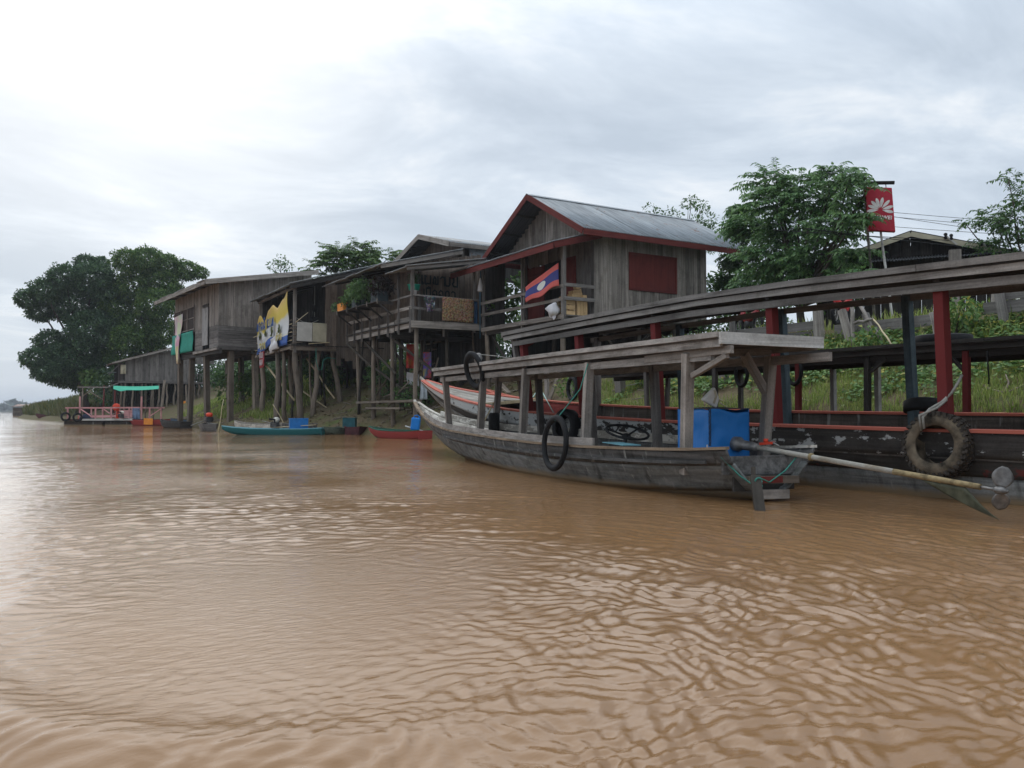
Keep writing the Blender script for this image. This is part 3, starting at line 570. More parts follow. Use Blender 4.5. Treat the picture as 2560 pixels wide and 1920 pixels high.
def driftwood():
    mb=MB()
    for k in range(260):
        y=random.uniform(24,64) if k<200 else random.uniform(4,22); d=random.uniform(.1,5); x=shore(y)+d; z=ground(x,y)+.03; a=random.uniform(0,6.28); l=random.uniform(.2,.9)
        mb.tube([(x,y,z),(x+l*.5*math.cos(a),y+l*.5*math.sin(a),ground(x+l*.5*math.cos(a),y+l*.5*math.sin(a))+.03+random.random()*.06),(x+l*math.cos(a+.2),y+l*math.sin(a+.2),ground(x+l*math.cos(a),y+l*math.sin(a))+.02+random.random()*.15)],[.025,.02,.012],5)
    tag(mb.build('driftwood_litter',M['pole'],None),kind='stuff')
    P=[]
    for x,y,z in scatter(5200,24,66,.2,7): P.append((x,y,z+.02))
    n=len(P); tag(leaf_cards('fallen_leaves',P,unit(n)*[1,1,.2],unit(n)*.3+[0,0,1.],rng.uniform(.08,.2,n),.09,leafmat('dead_leaf',[(.14,.09,.045),(.24,.17,.08),(.07,.05,.03),(.30,.26,.17)],.05)),kind='stuff')
driftwood()
# ------------------------------------------------------------------ house with red trim
def gz(x,y): return ground(x,y)-.35
def red_house():
    t=thing('stilt_house','grey plank stilt house with red roof trim and a red shutter','house',(20,26.2,4.2))
    zf=4.25; u0,u1,v0,v1=23.39,29.05,17.38,22.65; rz=9.0; ru=26.2; ez=7.12
    roof=lambda u: rz-(rz-ez)*abs(u-ru)/3.5-.06
    sh=(18.89,21.15,5.30,6.66)
    plank_wall(t,(v0,u0),(v1,u0),zf-.12,roof(u0)-.02,M['plank'],.20,holes=[(sh[0]-v0,sh[1]-v0,sh[2],sh[3])],ragged=.06)
    s=MB().box((20.02,u0-.02,sh[2]),(20.02,u0-.02,sh[3]),2.24,.03,up=(0,1,0)).build('shutter',M['red_wood'],t)
    for x in (18.93,21.11): beam('frame',(x,u0-.045,sh[2]+.02),(x,u0-.045,sh[3]-.02),.07,.02,M['red_wood'],s,up=(0,1,0))
    for z in (sh[2]+.04,sh[3]-.04): beam('frame',(18.97,u0-.043,z),(21.07,u0-.043,z),.07,.02,M['red_wood'],s,up=(0,1,0))
    # river gable: door leaf, open door, red panel, open left end, boards above
    dL,dR=26.45,25.35   # open doorway along u
    plank_wall(t,(v0,u0),(v0,24.45),zf,7.2,M['plank_mid'],.2)
    MB().box((v0-.02,24.9,zf),(v0-.02,24.9,6.55),.88,.03,up=(1,0,0)).build('wall_panel',M['red_wood'],t)
    d=MB().box((v0-.06,27.05,zf),(v0-.06,27.05,6.5),1.2,.035,up=(1,0,0)).build('door',M['red_wood'],t)
    for z in (4.5,5.35,6.2): beam('rail',(v0-.09,26.5,z),(v0-.09,27.6,z),.09,.02,M['red_wood'],d,up=(1,0,0))
    plank_wall(t,(v0,24.46),(v0,27.7),6.56,7.2,M['plank_mid'],.2)
    plank_wall(t,(v0,u0),(v0,u1),7.2,lambda m: roof(u0+m),M['plank'],.24,name='gable_plank',out=(-.03,0,0))
    # dark room inside
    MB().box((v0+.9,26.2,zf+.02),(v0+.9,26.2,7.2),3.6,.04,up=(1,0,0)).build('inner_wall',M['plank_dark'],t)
    plank_wall(t,(v1,u0+.03),(v1,u1),zf,lambda m: roof(u0+m),M['plank_mid'],.25)
    plank_wall(t,(v0+2.2,u1),(v1,u1),zf,roof(u1),M['plank_mid'],.25)
    for k in range(13): y=u0+.05+k*.47; beam('floor_plank',(16.15,y,zf-.03),(v1-.05,y,zf-.03),.44,.04,M['plank_mid'],t)
    for x in (16.2,17.4,19.1,20.8,22.5): beam('floor_beam',(x,u0,zf-.17),(x,u1,zf-.17),.1,.2,M['plank_dark'],t)
    # roof
    tin_roof(t,(16.4,22.7,ez),(24.6,22.7,ez),(16.4,ru,rz),(24.6,ru,rz),M['tin'],n=9)
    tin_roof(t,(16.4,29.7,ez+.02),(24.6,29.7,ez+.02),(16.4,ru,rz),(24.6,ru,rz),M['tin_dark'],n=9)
    [ribbon('ridge_cap',[(16.36,ru+sg*.09,rz-.005),(24.6,ru+sg*.09,rz-.005)],.21,.012,M['tin'],t,up=(0,sg*.47,.88)) for sg in (-1,1)]
    for u in (23.2,24.3,25.3,27.1,28.1,29.2): beam('purlin',(16.42,u,roof(u)-.02),(24.5,u,roof(u)-.02),.05,.09,M['plank_dark'],t)
    for e in (22.68,29.72): beam('barge_board',(16.38,ru,rz-.07),(16.38,e,ez-.10),.03,.21,M['red_wood'],t)
    beam('fascia',(16.4,22.66,ez-.12),(24.6,22.66,ez-.12),.025,.20,M['red_wood'],t)
    beam('fascia',(16.4,29.74,ez-.12),(24.6,29.74,ez-.12),.025,.20,M['red_wood'],t)
    # veranda roof
    tin_roof(t,(15.4,23.02,6.62),(15.4,30.5,6.62),(17.36,23.02,7.18),(17.36,30.5,7.18),M['tin'],n=8)
    beam('fascia',(15.42,23.0,6.48),(15.42,30.5,6.48),.03,.21,M['red_wood'],t)
    beam('barge_board',(15.44,22.98,6.50),(17.4,22.98,7.03),.03,.21,M['red_wood'],t)
    for u in (23.5,25,26.5,28,29.5): beam('rafter',(15.5,u,6.56),(17.34,u,7.1),.05,.08,M['plank_dark'],t)
    # veranda rail, posts
    for u,w in ((23.43,.13),(26.1,.08),(29.0,.09)): beam('veranda_post',(16.12,u,4.0),(16.12,u,6.7),w,w,M['plank_mid'],t,up=(1,0,0))
    for u in (27.6,): beam('veranda_post',(17.2,u,zf),(17.2,u,6.9),.1,.1,M['plank_mid'],t,up=(1,0,0))
    beam('edge_beam',(16.07,23.36,4.2),(16.07,29.1,4.2),.04,.16,M['plank'],t)
    beam('edge_beam',(16.1,23.34,4.17),(17.36,23.34,4.17),.04,.18,M['plank_mid'],t)
    for z in (4.78,5.24):
        beam('rail',(16.05,23.36,z),(16.05,29.1,z),.035,.11,M['plank'],t); beam('rail',(16.1,23.36,z+.04),(17.38,23.36,z+.04),.035,.12,M['plank_mid'],t)
    for x in (16.2,17.6,19.5,21.2,22.5):
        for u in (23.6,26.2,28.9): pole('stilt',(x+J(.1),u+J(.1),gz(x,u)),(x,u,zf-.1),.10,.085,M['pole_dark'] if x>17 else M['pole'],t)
    plank_wall(t,(20.5,23.5),(20.5,29.),2.6,zf-.1,M['plank_dark'],.3,name='backdrop_plank',jit=.3); plank_wall(t,(17.4,29.),(20.5,29.),2.4,zf-.1,M['plank_dark'],.3,name='backdrop_plank',jit=.3)  # added dark plank backdrop, keeps bright sky from showing under the floor
    for a,b in (((17.6,23.6,1.9),(20.2,23.6,3.9)),((16.3,26,1.5),(16.3,28.6,3.9)),((19.5,23.7,2.3),(17.8,23.7,3.9))): beam('brace',a,b,.05,.1,M['pole_dark'],t)
    return t
red_house()
# things on and about its veranda
def flag():
    m,tt,b=newmat('flag_cloth'); uv=N(tt,'ShaderNodeUVMap'); s=N(tt,'ShaderNodeSeparateXYZ'); tt.links.new(uv.outputs[0],s.inputs[0])
    r=ramp(tt,s.outputs[1],[(0,(.62,.13,.11)),(.27,(.05,.06,.22)),(.73,(.62,.13,.11))]); tt.nodes[-1]
    for n in tt.nodes:
        if n.type=='VALTORGB': n.color_ramp.interpolation='CONSTANT'
    vm=N(tt,'ShaderNodeVectorMath',operation='MULTIPLY_ADD'); tt.links.new(uv.outputs[0],vm.inputs[0]); vm.inputs[1].default_value=(1.45,1,0); vm.inputs[2].default_value=(-.78,-.5,0)
    ln=N(tt,'ShaderNodeVectorMath',operation='LENGTH'); tt.links.new(vm.outputs[0],ln.inputs[0])
    lt=N(tt,'ShaderNodeMath',operation='LESS_THAN'); tt.links.new(ln.outputs['Value'],lt.inputs[0]); lt.inputs[1].default_value=.19
    c=mixc(tt,lt.outputs[0],r,(.66,.66,.60)); tt.links.new(c,b.inputs['Base Color']); b.inputs['Roughness'].default_value=.9
    def fn(a,bb):
        # pinned at the post, its lower outer corner gathered up to the rail
        y=23.50+a*1.45; x=15.98-.42*a-.025*math.sin(a*6+bb*2)-.02*math.sin(bb*6)*a
        hi=6.02-a*.62+.06*math.sin(a*3); lo=5.24-a*.46+.05*math.sin(a*9); z=lo+(hi-lo)*bb*(1-.12*a)
        return (x,y,z)
    o=sheet('flag',fn,26,18,.004,m); tag(o,'red and blue flag with a white disc tied to the veranda post','flag')
flag()
def bundle():
    t=thing('cloth_bundle','white cloth bundle hanging on the veranda rail below the flag','cloth',(15.98,23.8,4.7)); mb=MB()
    mb.lathe((15.96,23.82,4.22),[(.05,0),(.15,.05),(.22,.16),(.23,.27),(.17,.38),(.08,.45),(.03,.48)],14)
    mb.v=[(x+.03*math.sin(z*23+y*9),y+.05*math.sin(z*17)+.03*math.sin(x*40),z) for x,y,z in mb.v]; mb.build('bundle',M['cloth_white'],t,True)
    sheet('hanging_fold',lambda a,b:(15.93+.05*math.sin(a*9+b*4),23.68+.30*a,4.30-.22*b*(1-a*.4)+.06*a),8,6,.006,M['cloth_white'],t)
bundle()
def crates():
    t=thing('slatted_crate','pale slatted wooden crate behind the veranda post','crate',(16.6,23.75,4.3))
    for z in (4.34,4.53,4.70): beam('slat',(16.22,23.47,z),(16.62,23.47,z),.02,.15,M['fresh'],t); beam('slat',(16.22,23.95,z),(16.62,23.95,z),.02,.15,M['fresh'],t)
    for x in (16.24,16.60):
        for y in (23.49,23.93): beam('corner_post',(x,y+.01,4.27),(x,y+.01,4.79),.05,.03,M['bamboo'],t,up=(0,1,0))
    beam('bottom_board',(16.42,23.5,4.29),(16.42,23.93,4.29),.36,.02,M['fresh'],t); beam('lid_board',(16.42,23.45,4.80),(16.42,23.97,4.80),.42,.02,M['fresh'],t)
    t=thing('board_box','upright box of yellow boards against the plank wall','box',(16.98,23.75,4.3))
    for k in range(3): beam('board',(16.80+k*.145,23.5,4.27),(16.80+k*.145,23.5,4.78),.135,.02,M['fresh'],t,up=(0,1,0))
    for x in (16.74,17.15): beam('side_board',(x,23.74,4.27),(x,23.74,4.78),.02,.44,M['fresh'],t,up=(0,1,0))
    beam('lid_board',(16.72,23.72,4.80),(17.18,23.72,4.80),.5,.025,M['bamboo'],t)
    labs=['orange brown timber block leaning on the crate','short thick timber offcut on top of the boxes','pale sawn block on the front of the box','topmost timber offcut under the side rail','long brown offcut lying across the crate']
    for lab,p,q,w,h in zip(labs,[(16.5,23.6,4.93),(16.62,23.72,5.05),(16.98,23.56,4.94),(16.78,23.7,5.25),(16.25,23.75,4.87)],[(17.0,23.7,5.02),(17.02,23.78,5.15),(17.16,23.6,4.95),(17.0,23.72,5.32),(16.68,23.8,4.90)],[.22,.24,.12,.16,.25],[.14,.16,.12,.12,.1]):
        tag(beam('timber_offcut',p,q,w,h,M['fresh']),lab,'timber','timber pieces on the veranda boxes')
crates()
# ------------------------------------------------------------------ veranda house with painted letters
GL={'e':[[(.3,1),(.3,.25),(.22,.1),(.38,0),(.5,.12),(.38,.22),(.3,.2)]],'m':[[(.1,1),(.1,.1),(.25,0),(.35,.1)],[(.35,.1),(.9,.1),(.9,1)],[(.1,.9),(.3,.9)]],
'a':[[(.1,.8),(.3,1),(.6,.95),(.7,.8),(.7,0)]],'b':[[(.1,1),(.15,.2),(.3,0),(.7,0),(.85,.2),(.85,1)]],'p':[[(.1,1),(.15,.2),(.3,0),(.65,0),(.8,.2),(.8,1.35)]],
's':[[(.1,.3),(.25,.1),(.2,.6),(.35,.95),(.55,.7),(.5,.1),(.85,.1),(.85,1)]],'k':[[(.1,0),(.1,.8),(.3,1),(.6,1),(.8,.8),(.8,0)],[(.1,.6),(.3,.55)]],
'o':[[(.5,1),(.15,.8),(.1,.3),(.35,0),(.7,.05),(.85,.4),(.8,.85),(.5,1)]],'d':[[(.3,.4),(.5,.3),(.4,0),(.15,.2),(.1,.7),(.4,1),(.8,.8),(.85,0)]],'v':[[(.15,.8),(.4,1),(.8,.8),(.8,.2),(.5,0),(.35,.15)]],
'y':[[(.1,.9),(.3,1),(.3,.5),(.1,.3),(.3,0),(.85,0),(.85,1.2)]],'i':[[(.1,1.15),(.5,1.4),(.9,1.15),(.1,1.15)]],'u':[[(.6,-.1),(.6,-.4),(.3,-.3)]]}
def letters(parent,word,org,dx,dy,size,mat,wid,name='lettering',adv=.98,nrm=None,depth=.012):
    org=V3(org); dx=V3(dx).normalized(); dy=V3(dy).normalized(); n=dx.cross(dy).normalized(); x=0
    for ch in word:
        mb=MB()
        if ch==' ': x+=.5; continue
        over=ch in 'iu'
        for st in GL[ch]:
            pts=[org+dx*((x-(adv if over else 0)+a*.85)*size)+dy*(b*size) for a,b in st]
            for p,q in zip(pts,pts[1:]): mb.box(p-(q-p).normalized()*wid*.3,q+(q-p).normalized()*wid*.3,wid,depth,up=n)
        mb.build('letter',mat,parent)
        if not over: x+=.55 if ch in 'ea' else adv
def plant(kind,label,x,y,z,r,h,mat,n,ln,wd,pot=None,group=None):
    t=thing('potted_plant',label,'plant',(x,y,z),group)
    if pot: MB().lathe((x,y,z),[(pot*.7,0),(pot,.24),(pot*1.08,.25),(pot*1.08,.30),(pot*.9,.30),(pot*.85,.22)],14).build('pot',M['pot'],t,False)
    st=MB()
    for k in range(7): st.tube([(x,y,z+.2),(x+J(r*.4),y+J(r*.4),z+h*.55),(x+J(r*.8),y+J(r*.8),z+h*.95)],[.012,.009,.004],5)
    st.build('stem',M['bark'],t)
    P=np.array([(x,y,z+h*.55)])+unit(n)*rng.uniform(.25,1,n)[:,None]**.6*np.array([r,r,h*.45]); D=unit(n)*.8+[0,0,-.35 if kind!='grass' else .5]
    leaf_cards('foliage',P,D,unit(n)*.5+[0,0,1.],ln*rng.uniform(.7,1.3,n),wd,mat,t); return t
M['pot']=plain('dark_plastic_pot',(.025,.035,.04),.6)
def veranda_house():
    t=thing('stilt_house','open veranda stilt house with painted letters and a flower shelf','house',(15,32.5,4.4))
    zf=4.42; P=M['plank_mid']; D=M['plank_dark']
    for k in range(9): x=13.25+k*.43; beam('floor_plank',(x,29.35,zf-.03),(x,36.3,zf-.03),.40,.04,D,t)
    for y in (29.6,31.2,32.8,34.4,36): beam('floor_beam',(13.2,y,zf-.17),(17,y,zf-.17),.1,.2,D,t)
    # walls of the room
    plank_wall(t,(14.2,31.2),(17.2,31.2),zf,lambda m:7.05+.2*m,M['plank_brown'],.25)
    plank_wall(t,(14.2,36.3),(14.2,31.2),zf,7.05,M['plank_brown'],.25)
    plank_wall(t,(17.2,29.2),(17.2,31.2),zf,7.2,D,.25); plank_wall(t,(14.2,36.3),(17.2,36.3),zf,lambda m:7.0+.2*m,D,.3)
    lm=plain('dark_green_letter_paint',(.016,.032,.032),.7)
    letters(t,'emsaby',(14.35,31.17,6.18),(1,0,0),(0,0,1),.36,lm,.062); letters(t,'eepiddouv',(14.3,31.17,5.68),(1,0,0),(0,0,1),.29,lm,.05)
    # posts, rails, balusters
    for x,y,z0,z1,w in ((13.2,29.36,4.1,6.42,.12),(13.28,29.62,4.05,5.5,.10),(13.22,30.75,4.1,6.5,.09),(13.2,35.2,4.1,6.75,.11),(15.9,29.4,4.1,6.9,.09),(14.25,31.,zf,6.9,.1),(14.6,29.5,3.9,5.,.07)): beam('veranda_post',(x,y,z0),(x,y,z1),w,w,P if y<32 else D,t,up=(1,0,0))
    beam('rail',(13.14,29.3,5.40),(13.14,31.6,5.40),.05,.07,P,t); beam('rail',(13.12,29.3,4.93),(13.12,36.3,4.93),.035,.13,M['plank'],t)
    beam('rail',(13.2,29.28,5.42),(16.1,29.28,5.40),.05,.06,P,t); beam('rail',(13.2,29.3,4.93),(14.6,29.3,4.92),.035,.11,P,t)
    for k,y in enumerate((29.32,30.4,31.5,32.45,33.4,34.4,35.3,36.2)): beam('baluster',(13.09,y,3.98),(13.09,y,4.96 if k not in(1,) else 5.42),.03,.075,P,t,up=(1,0,0))
    for z,y0,y1 in ((4.22,31.0,36.3),(4.44,31.0,35.6),(4.5,29.34,30.9),(4.26,29.34,30.9)): beam('kick_board',(13.15,y0,z),(13.15,y1,z),.03,.19,M['plank'],t)
    beam('edge_beam',(13.1,29.24,4.30),(16.15,29.24,4.32),.05,.27,M['plank_light' if 0 else 'plank'],t)
    beam('edge_beam',(13.2,31.4,4.0),(17,31.4,4.0),.1,.2,D,t)
    # flower shelf on brackets
    for k in range(3): beam('shelf_board',(12.52+k*.2,30.95,5.32),(12.52+k*.2,35.85,5.36),.19,.03,D,t)
    for y in (31.0,32.1,33.3,34.5,35.7): beam('shelf_bracket',(12.45,y,5.27),(13.1,y,5.27),.06,.09,D,t); beam('shelf_brace',(12.5,y,5.22),(13.1,y,4.78),.05,.06,D,t); beam('shelf_nosing',(12.42,y-.02,5.22),(12.42,y-.02,5.42),.03,.04,M['plank'],t,up=(1,0,0))
    # roofs: the small front awning and the main lean-to
    tin_roof(t,(12.75,29.0,6.42),(12.75,31.0,6.42),(16.2,29.0,7.02),(16.2,31.0,7.02),M['tin_old'],n=3); beam('barge_board',(12.8,28.98,6.34),(16.2,28.98,6.93),.03,.1,P,t)
    tin_roof(t,(12.5,31.0,6.77),(12.5,38.1,6.77),(16.2,31.0,7.72),(16.2,38.1,7.72),M['tin_old'],n=8); beam('barge_board',(12.56,30.97,6.70),(16.2,30.97,7.62),.03,.14,M['plank'],t)
    ribbon('edge_flashing',[(12.5,30.95,6.81),(16.2,30.95,7.76)],.14,.012,M['flashing'],t); ribbon('edge_flashing',[(12.75,28.97,6.46),(16.2,28.97,7.06)],.12,.012,M['flashing'],t)
    for y in (31.6,33.2,34.8,36.4): beam('rafter',(12.6,y,6.7),(16.1,y,7.6),.05,.09,D,t)
    # stilts, braces, walkway planks
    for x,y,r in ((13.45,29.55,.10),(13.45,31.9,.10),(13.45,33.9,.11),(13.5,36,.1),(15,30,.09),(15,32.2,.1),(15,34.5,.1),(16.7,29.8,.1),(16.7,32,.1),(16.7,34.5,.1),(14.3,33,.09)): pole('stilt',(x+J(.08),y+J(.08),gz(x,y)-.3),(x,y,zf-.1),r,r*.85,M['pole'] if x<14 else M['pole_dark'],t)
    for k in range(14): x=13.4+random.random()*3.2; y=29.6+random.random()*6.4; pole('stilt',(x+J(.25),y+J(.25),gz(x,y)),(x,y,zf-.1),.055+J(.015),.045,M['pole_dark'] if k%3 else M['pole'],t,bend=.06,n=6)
    for k in range(7): x=13.8+random.random()*2.4; y=30+random.random()*5.5; pole('loose_pole',(x+J(.9),y+J(1.8),gz(x,y)+.4+random.random()),(x,y,gz(x,y)+1.2+1.5*random.random()),.035,.03,M['pole'],t,bend=.04,n=6)
    for a,b in (((13.35,32.0,4.05),(14.6,29.3,2.2)),((13.3,34.6,4.0),(13.4,31.4,2.5)),((13.1,36.2,4.0),(13.4,34.0,2.9)),((14.4,34.4,4.0),(14.8,32.0,1.6)),((13.5,33.8,2.8),(14.2,31.0,1.4))): beam('brace',a,b,.045,.10,M['pole_dark'],t)
    plank_wall(t,(16.9,36.),(16.9,29.4),2.4,zf-.1,D,.3,name='backdrop_plank',jit=.4)  # added dark backdrop behind the stilts, blocks the sky under the veranda
    beam('walkway_plank',(13.25,35.1,1.36),(13.25,28.9,1.38),.3,.09,M['pole'],t); beam('walkway_plank',(13.3,34.2,1.12),(13.32,30.6,1.10),.2,.08,M['pole'],t)
    for k in range(9): beam('stair_tread',(14.3+k*.2,34.2-k*.05,1.3+k*.33),(14.3+k*.2,32.9-k*.05,1.34+k*.33),.2,.04,M['pole'],t)
veranda_house()
zs=5.37
plant('leaf','large feathery green plant in the middle of the flower shelf',12.75,33.2,zs,.75,1.25,M['leaf_mid'],900,.2,.05,.15,'potted plants on the flower shelf')
plant('leaf','tall green plant beside the dark post on the flower shelf',12.75,34.3,zs,.45,1.2,M['leaf_fresh'],420,.16,.07,.14,'potted plants on the flower shelf')
plant('leaf','dark maroon leaved plant in the square pot at the shelf end',12.8,31.5,zs,.55,1.1,M['leaf_maroon'],520,.15,.08,None,'potted plants on the flower shelf')
plant('leaf','straggling green plant at the river end of the shelf',12.65,36.0,zs-.05,.4,.55,M['leaf_mid'],220,.13,.07,.1,'potted plants on the flower shelf')
plant('leaf','leafy plant between the orange box and the feathery plant',12.7,35.0,zs,.4,.8,M['leaf_mid'],260,.14,.08,.12,'potted plants on the flower shelf')
plant('leaf','plant growing in the hanging green basin on the veranda',13.6,30.1,5.95,.25,.5,M['leaf_deep'],160,.12,.05,None)
def box_thing(name,label,cat,c,sx,sy,sz,mat,lid=None,group=None,rot=0,bev=.012):
    """an open-topped tub or box with walls, rim and floor"""
    t=thing(name,label,cat,c,group); x,y,z=c; ca,sa=math.cos(rot),math.sin(rot); T=lambda a,b,h:V3((x+a*ca-b*sa,y+a*sa+b*ca,z+h)); w=.02
    for s in (-1,1):
        MB().box(T(s*(sx/2-w/2),0,0),T(s*(sx/2-w/2),0,sz),w,sy,up=T(0,1,0)-T(0,0,0)).build('side',mat,t,bev=0)
        MB().box(T(0,s*(sy/2-w/2),0),T(0,s*(sy/2-w/2),sz),sx-2*w-.002,w,up=T(0,1,0)-T(0,0,0)).build('side',mat,t)
    MB().box(T(0,0,.01),T(0,0,.03),sx-2*w-.004,sy-2*w-.004,up=T(0,1,0)-T(0,0,0)).build('bottom',mat,t)
    if lid: MB().box(T(0,0,sz+.002),T(0,0,sz+.03),sx+.03,sy+.03,up=T(0,1,0)-T(0,0,0)).build('lid',lid,t,bev=.008)
    return t
box_thing('planter_box','orange plastic planter box on the flower shelf','planter',(12.62,35.35,zs+.01),.34,.75,.30,M['orange'],M['orange'])
box_thing('planter_box','dark square planter at the end of the flower shelf','planter',(12.75,31.55,zs),.45,.75,.38,M['pot'])
box_thing('planter_box','grey blue planter bucket beside the feathery plant','planter',(12.62,33.75,zs),.3,.45,.34,M['pot'])
def basin():
    t=thing('hanging_basin','green plastic basin hanging on the veranda','basin',(13.6,30.1,5.75)); MB().lathe((13.6,30.1,5.72),[(.2,0),(.24,.2),(.27,.22),(.23,.22),(.19,.03)],18).build('bowl',plain('green_plastic',(.03,.36,.26),.5),t,True)
    s=MB(); [s.tube([(13.6+.22*math.cos(a),30.1+.22*math.sin(a),5.94),(13.6,30.1,6.6)],.006,4) for a in (0,2.1,4.2)]; s.build('cord',M['rope'],t)
    t=thing('bucket','small grey white bucket beside the green basin','bucket',(13.45,29.75,5.5)); MB().lathe((13.45,29.75,5.45),[(.09,0),(.12,.2),(.13,.21),(.10,.2),(.08,.02)],14).build('pail',M['cloth_white'],t,True); MB().tube([(13.33,29.75,5.64),(13.45,29.75,5.8),(13.57,29.75,5.64)],.006,5).build('handle',M['steel'],t)
basin()
def cloth_mat(name,cols,scale,kind='noise'):
    m,t,b=newmat(name); tc=N(t,'ShaderNodeTexCoord')
    v=N(t,'ShaderNodeTexVoronoi'); v.inputs['Scale'].default_value=scale; t.links.new(tc.outputs['Object'],v.inputs[0]); n=nz(t,tc.outputs['Object'],scale*.5,4,.6)
    c=mixc(t,.5,ramp(t,n,[(i/(len(cols)-1)*.5+.25,x) for i,x in enumerate(cols)]),v.outputs['Color'],'MULTIPLY' if kind=='noise' else 'SOFT_LIGHT')
    t.links.new(c,b.inputs['Base Color']); b.inputs['Roughness'].default_value=.95; return m
def hang(name,label,cat,p,q,drop,mat,wave=.03,narrow=0.,n=14,swell=0,group=None,nr=(0,-1,0)):
    p=V3(p); q=V3(q); nr=V3(nr); ph=random.uniform(0,6)
    def fn(a,b):
        c=p.lerp(q,.5+(a-.5)*(1-narrow*b)); s=drop*(1+swell*math.sin(a*math.pi)) if swell else drop
        return c+V3((0,0,-s*b))+nr*(wave*math.sin(a*11+ph)*b+wave*.4*math.sin(b*7+ph))
    return tag(sheet(name,fn,n,10,.006,mat),label,cat,group)
hang('patterned_towel','brown and red patterned towel hanging over the veranda rail','towel',(14.4,29.2,5.42),(15.78,29.2,5.40),.92,cloth_mat('brown_pattern_cloth',[(.10,.02,.02),(.20,.10,.05),(.42,.30,.18),(.25,.05,.05)],26),.02)
hang('patterned_cloth','black and white patterned cloth bunched on the veranda rail','cloth',(13.62,29.25,5.40),(14.15,29.25,5.40),.52,cloth_mat('black_white_cloth',[(.02,.02,.025),(.05,.05,.06),(.45,.45,.48)],16,'soft'),.05,.4,swell=.2)
hang('blue_cloth','dark blue cloth hanging beside the patterned towel','cloth',(15.86,29.3,5.35),(16.0,29.3,5.35),.95,plain('navy_cloth',(.015,.05,.11),.9),.02)
def umbrella():
    t=thing('folded_umbrella','folded white umbrella on a blue pole beside the veranda corner','umbrella',(16.05,29.1,3.9))
    MB().tube([(16.02,29.12,3.86),(16.02,29.13,5.5),(16.04,29.14,6.55)],.018,8).build('pole',plain('blue_pole_paint',(.04,.14,.22),.5),t,True)
    MB().lathe((16.035,29.14,5.72),[(.05,0),(.11,.03),(.09,.2),(.05,.45),(.02,.56)],10).build('canopy',M['cloth_white'],t)
umbrella()
# things hanging under the floor
hang('red_sack','long red sack hanging under the veranda floor','sack',(14.0,31.7,3.75),(14.5,31.75,3.75),1.0,cloth_mat('red_print',[(.30,.02,.02),(.42,.04,.03),(.35,.16,.06)],5,'soft'),.03)
hang('colourful_sack','green red and blue printed sack hanging from the brown post','sack',(14.25,30.6,3.35),(14.55,30.5,3.35),1.05,cloth_mat('bright_print',[(.05,.25,.10),(.35,.05,.05),(.05,.12,.4),(.3,.22,.1)],5,'soft'),.02)
hang('plastic_bag','limp white plastic bag hanging under the veranda','bag',(14.2,30.7,2.25),(14.4,30.65,2.25),.8,plain('thin_plastic',(.45,.5,.53),.4),.04,-.4)
hang('white_rag','pale rag draped on a cross pole under the veranda','rag',(14.1,31.9,2.6),(14.6,31.8,2.5),.5,M['cloth_white'],.05)
def gable_house():
    t=thing('gable_house','grey gabled tin roof house standing behind the veranda house','house',(18,34,5)); ru=34.; rz=8.83; roof=lambda u: rz-.83*abs(u-ru)/3.0
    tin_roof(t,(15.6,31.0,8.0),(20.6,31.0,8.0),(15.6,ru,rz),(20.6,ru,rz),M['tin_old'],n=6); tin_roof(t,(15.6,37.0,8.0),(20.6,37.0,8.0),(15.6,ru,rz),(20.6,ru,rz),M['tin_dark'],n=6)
    for e in (30.98,37.02): beam('barge_board',(15.57,ru,rz-.08),(15.57,e,7.92),.03,.22,M['plank'],t)
    beam('fascia',(15.6,30.96,7.9),(20.6,30.96,7.9),.025,.16,M['plank'],t)
    for u in (31.6,32.6,35.2,36.3): beam('purlin',(15.6,u,roof(u)-.07),(20.5,u,roof(u)-.07),.05,.08,M['plank_dark'],t)
    plank_wall(t,(16.5,31.5),(16.5,36.5),6.2,lambda m: roof(31.5+m)-.05,M['plank_brown'],.25); plank_wall(t,(16.5,31.5),(20.2,31.5),6.6,7.9,M['plank_dark'],.3)
    beam('post',(16.45,31.45,4.4),(16.45,31.45,7.95),.12,.12,M['plank'],t,up=(1,0,0)); beam('post',(20.2,31.5,3.0),(20.2,31.5,7.95),.12,.12,M['plank'],t,up=(1,0,0)); beam('post',(20.2,36.5,3.0),(20.2,36.5,7.95),.12,.12,M['plank'],t,up=(1,0,0))
    MB().box((17.4,31.2,7.0),(17.4,31.2,7.85),1.5,.01,up=(0,1,0)).build('wall_sheet',M['tin'],t)
gable_house()
